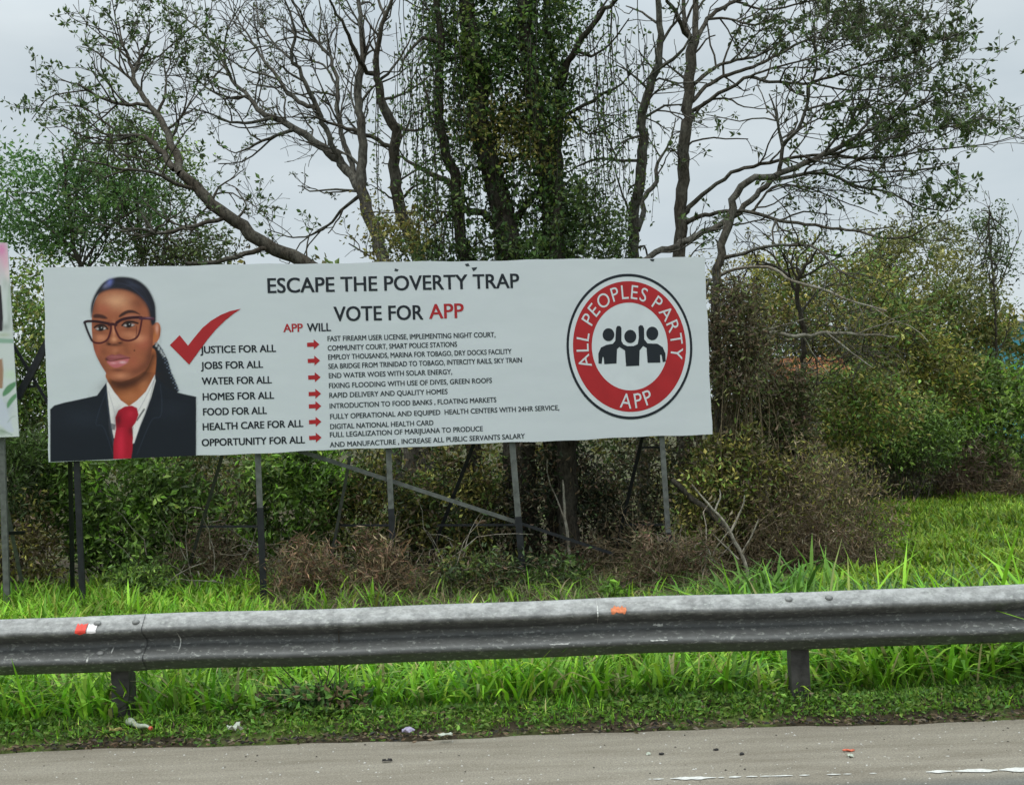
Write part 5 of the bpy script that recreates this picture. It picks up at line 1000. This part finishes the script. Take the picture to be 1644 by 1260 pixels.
brush('bare_twigs', 'pale tangled bare twigs at the fifth post foot', 'twigs', 1095, 905, 15.5, 55, 45, .3, 24, 153, mat=BARK_PALE, leaves=0, r0=.010, ln=.9, up=.7)
# bare sapling and dead stems
T = Tree(46, G_MID, .06, BARK_PALE); T.CD = [.5, 1.2, 1]
T.limb([(1208, 960, 3.2), (1198, 910, 3), (1180, 868, 2.8), (1160, 835, 2.3), (1145, 818, 2), (1110, 778, 1.2)], .4, .1, .4, d=15.2, ground=True, drift=.1)
for kp in [[(1172, 856, 1.9), (1185, 830, 1.7), (1194, 806, 1.2), (1195, 795, .8)], [(1148, 820, 1.6), (1156, 800, 1.4), (1155, 785, .9)], [(1190, 890, 1.8), (1206, 862, 1.5), (1218, 832, 1)], [(1186, 898, 1.8), (1168, 880, 1.5), (1145, 858, 1)]]: T.limb(kp, .3, .1, .4)
T.build('bare_sapling', 'pale leafless sapling forking in front of the vine-covered bush', 'sapling')
T = Tree(47, G_MID, .06, BARK_PALE); T.CD = [.8, 2, 2]
T.limb([(920, 955, 2.6), (916, 920, 2.5), (910, 850, 2.4), (906, 800, 2), (903, 770, 1.3)], .8, .1, .5, d=16.6, ground=True, drift=.1)
T.build('dead_sapling', 'single thin pale dead stem standing in the dark bush right of the fourth post', 'dead stem')
T = Tree(48, G_MID, .06, BARK_DARK); T.CD = [.5, 1.5, 1]
T.limb([(1078, 770, 4.5), (1110, 800, 5), (1150, 835, 5), (1185, 878, 5), (1205, 940, 5)], .4, .1, .3, d=16.3, drift=.1)
T.build('fallen_branch', 'thick dark fallen branch slanting down behind the bare sapling', 'branch')

# thicket closing the view behind everything: too dense to count
r = np.random.default_rng(77); lv = Leaves()
n = 30000; X = r.uniform(-420, 2050, n // 24); top = 470 + 30 * np.sin(X * .011) + 22 * np.sin(X * .031 + 1) + np.where((X > 1500), 45, 0) + np.where((X < 330), -40, 0)
Y = top + (830 - top) * r.random(len(X)) ** .9; dp = r.uniform(34, 37.5, len(X)); C_ = np.array([px(a, c, e_) for a, c, e_ in zip(X, Y, dp)]); j = r.integers(0, len(X), n)
P = C_[j] + r.normal(size=(n, 3)) * .34; P[:, 2] = np.maximum(P[:, 2], gz(P[:, 0], P[:, 1])); L_ = .24 * r.uniform(.6, 1.4, n); pal = np.array(G_DARK + G_OLIVE)
tn = pal[r.integers(0, len(pal), len(X))] * r.lognormal(0, .2, (len(X), 1)); lv.add(P, r.normal(size=(n, 3)), L_, L_ * .55, tn[j] * r.lognormal(0, .15, (n, 1))); lv.build('far_thicket', None, r, kind='stuff')

# ------------------------------------------------------------------ grass
r = np.random.default_rng(88)
GB = [(.22, .46, .025), (.27, .52, .035), (.14, .34, .022), (.33, .53, .06), (.18, .40, .022), (.20, .38, .035), (.09, .23, .02), (.15, .32, .03), (.34, .33, .13), (.12, .24, .04)]
n = 26000; X = r.uniform(-7.2, 7.6, n); Y = 6.62 + 3.2 * r.random(n) ** 1.2
m_ = (X < 2.0 + r.normal(size=n) * .5)
grass('roadside_grass', X[m_], Y[m_], .2, .46, .021, GB, 1, kind='stuff')
X2, Y2 = X[~m_], Y[~m_]; k = r.random(len(X2)) < .75
grass('tall_roadside_grass', X2[k], Y2[k] + .05, .3, .62, .028, GB + [(.14, .32, .04)], 2, kind='stuff', lean=.5, droop=.85)
n = 38000; Y = 9.6 + 7.4 * r.random(n); X = r.uniform(-1, 1, n) * (Y * .62 + 2)
q_ = X / Y; dry = (q_ > -.21) & (q_ < .175) & (Y > 10.8) & (r.random(n) < .8)
grass('dry_stubble', X[dry], Y[dry], .12, .34, .016, [(.16, .14, .07), (.24, .20, .11), (.12, .18, .04), (.10, .10, .05), (.13, .22, .04), (.15, .25, .04)], 33, kind='stuff', lean=.8)
k = ~dry & ~((X > 2.2) & (Y > 13.2)) & ~((Y > 14.6) & (X > -3.4) & (r.random(n) < .8)) & ~((Y > 13) & (X > -1.5) & (r.random(n) < .6)); grass('bank_grass', X[k], Y[k], .22, .5, .026, [(.19, .39, .025), (.24, .44, .035), (.13, .29, .025), (.28, .36, .06)], 3, kind='stuff')
n = 58000; Y = 11.5 + 18.5 * r.random(n) ** .8; X = Y * r.uniform(.24, .68, n)
k = ~((X / Y < .30) & (Y > 15.5) & (Y < 18.5)); grass('field_grass', X[k], Y[k], .14, .32, .034, [(.16, .29, .02), (.22, .35, .025), (.09, .18, .02), (.25, .31, .04), (.16, .26, .02)], 4, kind='stuff', lean=.3)
# single tall tufts poking above the rail at right
def tuft(x, y, d, n, h0, h1, wd, pal, seed, label, spread=.12, name='grass_tuft', droop=.7):
    rr = np.random.default_rng(seed); p = px(x, y, d); root = empty(name, (p[0], p[1], float(gz(p[0], p[1]))), label, 'grass tuft')
    X = p[0] + rr.normal(size=n) * spread; Y = p[1] + rr.normal(size=n) * spread
    grass('blades', X, Y, h0, h1, wd, pal, seed, root, lean=.45, droop=.95 if n > 100 else .7, patch=False)
BB = [(.25, .49, .03), (.30, .55, .04), (.19, .40, .025)]
tuft(1430, 1060, 7.1, 14, .72, .98, .022, BB, 201, 'bright grass tuft arching over the rail right of the second rail post')
tuft(1560, 1050, 7.1, 18, .7, .98, .024, BB, 202, 'bright grass tuft rising above the rail near the right edge of the photo', .16)
tuft(1640, 1045, 7.2, 20, .7, 1.02, .024, BB, 203, 'bright grass tuft above the rail cut off by the right photo edge', .16)
tuft(1375, 1065, 7.2, 9, .7, .95, .018, [(.2, .22, .06), (.17, .28, .05)], 204, 'sparse yellowing grass tuft above the rail, left of the arching tuft')
tuft(1245, 1070, 7.3, 7, .7, .92, .02, BB, 207, 'few bright blades poking above the rail below the fern-like clump')
DG = [(.085, .19, .03), (.11, .23, .035), (.14, .28, .04)]
tuft(1230, 1000, 12.6, 230, .55, .85, .045, DG, 205, 'big dark green grass clump behind the rail in front of the vine mound', .36, 'grass_clump')
tuft(1470, 985, 11.0, 260, .55, .85, .024, [(.05, .10, .03), (.08, .14, .05), (.06, .12, .03)], 206, 'dull green grass clump between rail and bright field', .42, 'grass_clump')
# low creeping cover at the verge
n = 62000; X = r.uniform(-6.4, 6.6, n); Y = edge_y(X) + .015 + .75 * r.random(n) ** .9
bumps = .5 + .5 * np.sin(X * 5 + Y * 3) * np.sin(X * 2.2 - Y * 9)
thin = (Y - edge_y(X) < .09) & (r.random(n) < .72); X, Y, bumps = X[~thin], Y[~thin], bumps[~thin]; n = len(X)
Z = gz(X, Y) + .005 + (.012 + .055 * bumps * np.clip((Y - edge_y(X)) / .2, .15, 1)) * r.random(n); L_ = r.uniform(.016, .042, n); lv = Leaves()
pc = palette([(.11, .23, .035), (.15, .28, .04), (.085, .17, .03), (.19, .29, .05)], n, r); dr = r.random(n) < .06; pc[dr] = palette(BROWN, dr.sum(), r)
lv.add(np.stack([X, Y, Z], -1), r.normal(size=(n, 3)) * np.array([1, 1, .5]) + np.array([0, 0, .35]), L_, L_ * .55, pc); lv.build('ground_cover', None, r, kind='stuff')
n = 12500; X = r.uniform(-6.4, 6.6, n); Y = edge_y(X) + .1 + .5 * r.random(n); grass('short_turf', X, Y, .05, .13, .006, GB, 6, kind='stuff')
n = 3900; X = r.uniform(-6.4, 6.6, n); Y = edge_y(X) + r.normal(size=n) * .03 + .02; L_ = r.uniform(.01, .045, n); lv = Leaves()
lv.add(np.stack([X, Y, np.maximum(gz(X, Y), ROADZ) + .006 + .012 * r.random(n)], -1), r.normal(size=(n, 3)) * np.array([1, 1, .2]), L_, L_ * .4, palette(BROWN + [(.03, .025, .02), (.04, .035, .03)], n, r)); lv.build('leaf_litter', None, r, kind='stuff')
# grit on the asphalt
n = 420; X = r.uniform(-3.4, 3.6, n); Y = 5.05 + r.random(n) * (edge_y(X) - 5.1); s_ = r.uniform(.002, .007, n); V = []; k6 = np.array([(1, 0, 0), (0, 1, 0), (-1, 0, 0), (0, -1, 0), (0, 0, .8), (0, 0, -.3)], float)
V = (np.stack([X, Y, np.full(n, ROADZ + .001)], -1)[:, None] + k6[None] * s_[:, None, None] * r.uniform(.6, 1.4, (n, 6, 1))).reshape(-1, 3); kk = np.arange(n)[:, None] * 6
TT = np.concatenate([kk + np.array(f)[None] for f in [(0, 1, 4), (1, 2, 4), (2, 3, 4), (3, 0, 4)]]); cc = np.where(r.random((n, 1)) < .6, (.48, .46, .42), (.07, .06, .05))
tag(mesh_obj('road_grit', V, [TT], attr_mat('stone', .9), None, np.repeat(cc, 6, 0)), kind='stuff')

# ------------------------------------------------------------------ litter
def blob(name, x, y, z, sx, sy, sz, rz, mat, label, cat, seed, rough_=.35, nu=10, nv=6):
    rr = np.random.default_rng(seed); c = pz(x, y, z); th, ph = np.meshgrid(np.arange(nu) * 2 * math.pi / nu, np.linspace(.02, math.pi - .02, nv)); nn = 1 + rough_ * rr.normal(size=th.shape) * .5
    A = np.stack([np.cos(th) * np.sin(ph) * sx * nn, np.sin(th) * np.sin(ph) * sy * nn, np.cos(ph) * sz * nn], -1).reshape(-1, 3); ca, sa = math.cos(rz), math.sin(rz)
    A = A @ np.array([[ca, sa, 0], [-sa, ca, 0], [0, 0, 1]]) + c + np.array([0, 0, sz * .7]); i = np.arange(nu * nv).reshape(nv, nu); j = np.roll(i, -1, 1)
    return tag(mesh_obj(name, A, [np.stack([i[:-1], i[1:], j[1:], j[:-1]], -1).reshape(-1, 4)], mat), label, cat)
PLA = flat('clear_dirty_plastic', (.36, .39, .31), .3, 0, .25, 40, .5); PAP = flat('dirty_white_paper', (.42, .45, .37), .8, 0, .15, 60); LIL = flat('lilac_wrapper', (.30, .27, .36), .5, 0, .2, 60); ORG = flat('orange_scrap', (.55, .13, .07), .6, 0, .2, 60); BLK = flat('black_scrap', (.02, .018, .017), .7, 0, .2, 40); TAN = flat('yellowed_leaf', (.34, .30, .10), .7, 0, .2, 40)
# crushed bottle: body of rings with a neck and orange cap
a_, c_ = pz(203, 1158, .04), pz(240, 1168, .035); ax = norm(c_ - a_); L_ = np.linalg.norm(c_ - a_)
root = empty('plastic_bottle', (a_[0], a_[1], float(gz(a_[0], a_[1]))), 'crushed clear plastic bottle lying in the grass at the left rail post', 'bottle')
W_ = Wood(); ts = np.linspace(0, 1, 13); P = a_ + (c_ - a_) * ts[:, None] + np.array([0, 0, .006]) * np.sin(ts * 9)[:, None]
W_.tube(P, np.array([.004, .020, .023, .020, .015, .013, .013, .014, .014, .013, .011, .008, .007]), 9); W_.build('body', root, PLA)
W_ = Wood(); W_.tube(np.array([c_, c_ + ax * .003, c_ + ax * .017, c_ + ax * .018]), np.array([.003, .011, .011, .003]), 9); W_.build('cap', root, ORG)
def scrap(name, x, y, z, sx, sy, rz, mat, label, cat, seed, h=.012):
    rr = np.random.default_rng(seed); c = pz(x, y, z); n = 5; U2_, V2_ = np.meshgrid(np.linspace(-1, 1, n), np.linspace(-1, 1, n)); A = np.stack([U2_ * sx, V2_ * sy, rr.random((n, n)) * h + h * .6], -1); A[..., :2] += rr.normal(size=(n, n, 2)) * np.array([sx, sy]) * .14
    A = A.reshape(-1, 3); ca, sa = math.cos(rz), math.sin(rz); A = A @ np.array([[ca, sa, 0], [-sa, ca, 0], [0, 0, 1]]) + c; B_ = A.copy(); B_[:, 2] -= .003; i = np.arange(n * n).reshape(n, n)
    Qa = np.stack([i[:-1, :-1], i[:-1, 1:], i[1:, 1:], i[1:, :-1]], -1).reshape(-1, 4); lp = np.concatenate([i[0, :], i[1:, -1], i[-1, -2::-1], i[-2:0:-1, 0]]); l2 = np.roll(lp, -1)
    return tag(mesh_obj(name, np.vstack([A, B_]), [Qa, Qa[:, ::-1] + n * n, np.stack([lp, lp + n * n, l2 + n * n, l2], -1)], mat), label, cat)
scrap('paper_scrap', 377, 1178, .035, .032, .03, .4, PAP, 'crumpled whitish scrap at the verge right of the crushed bottle', 'litter', 1, .035)
scrap('wrapper', 655, 1178, .005, .03, .022, -.3, LIL, 'crumpled lilac wrapper on the dirt edge of the road', 'litter', 2, .022); scrap('paper_scrap', 715, 1181, .0, .035, .015, .1, PAP, 'flat grey-white scrap on the dirt edge right of the lilac wrapper', 'litter', 3, .01)
scrap('orange_scrap', 1362, 1206, ROADZ, .026, .008, .05, ORG, 'small orange-red scrap lying on the asphalt', 'litter', 4, .008); scrap('paper_scrap', 1365, 1215, ROADZ, .012, .014, .05, PAP, 'tiny white scrap beside the orange scrap on the asphalt', 'litter', 5, .01)
scrap('black_scrap', 621, 1223, ROADZ, .022, .010, .1, BLK, 'black scrap on the asphalt left of centre', 'litter', 6, .012)
for q, (x, y, lb) in enumerate([(1150, 1204, 'dark pebble topmost of the small group on the asphalt at right'), (1062, 1211, 'dark pebble beside a white one on the asphalt'), (1191, 1211, 'dark pebble right of the pebble group on the asphalt')]): blob('pebble', x, y, ROADZ, .014, .010, .006, .3 * q, BLK, lb, 'pebble', 20 + q)
blob('pebble', 1041, 1211, ROADZ, .014, .010, .007, .5, PAP, 'white pebble beside a dark one on the asphalt', 'pebble', 30)
scrap('fallen_leaf', 185, 1176, .035, .03, .016, .2, TAN, 'yellowed leaf lying left below the crushed bottle', 'leaf', 8, .02)

# ------------------------------------------------------------------ far buildings
def building(name, label, C, wx, wy, h, over, wall, roof, pitch=.5):
    g = float(gz(C[0], C[1])); root = empty(name, (C[0], C[1], g), label, 'building')
    Vx, Fx = box_v(C[0] - wx / 2, C[0] + wx / 2, C[1] - wy / 2, C[1] + wy / 2, g - .1, g + h); mesh_obj('wall', Vx, [Fx], wall, root)
    x0, x1, y0, y1 = C[0] - wx / 2 - over, C[0] + wx / 2 + over, C[1] - wy / 2 - over, C[1] + wy / 2 + over; ym = C[1]; z0 = g + h + .01
    V = np.array([(x0, y0, z0), (x1, y0, z0), (x1, y1, z0), (x0, y1, z0), (x0, y0, z0 + .12), (x1, y0, z0 + .12), (x1, y1, z0 + .12), (x0, y1, z0 + .12), (x0, ym, z0 + .12 + pitch), (x1, ym, z0 + .12 + pitch)])
    mesh_obj('roof', V, [[(3, 2, 1, 0), (0, 1, 5, 4), (2, 3, 7, 6), (4, 5, 9, 8), (6, 7, 8, 9)], [(3, 0, 4, ), (3, 4, 7), (4, 8, 7), (1, 2, 6), (1, 6, 5), (5, 6, 9)]], roof, root); return root
TEAL = flat('turquoise_wall', (.06, .33, .42), .6, 0, .08, 1); GREYR = flat('grey_sheet_roof', (.12, .13, .14), .5, .2, .2, 3); RUST = flat('rusty_sheet_roof', (.34, .13, .055), .8, 0, .5, 5); OCH = flat('weathered_boards', (.2, .15, .1), .8, 0, .3, 3)
p = px(1627, 540, 58); q = px(1627, 522, 58); building('building', 'turquoise walled building with grey roof far off at the right edge', (p[0] + 5.4, p[1] + 3, 0), 10, 6, q[2] - float(gz(p[0], p[1])), .35, TEAL, GREYR, .3)
p = px(1322, 603, 23.4); building('shed', 'low shed with rusty orange roof glimpsed through the bushes', (p[0], p[1] + 1, 0), 1.0, 1.6, p[2] - float(gz(p[0], p[1])) - .1, .12, OCH, RUST, .35)
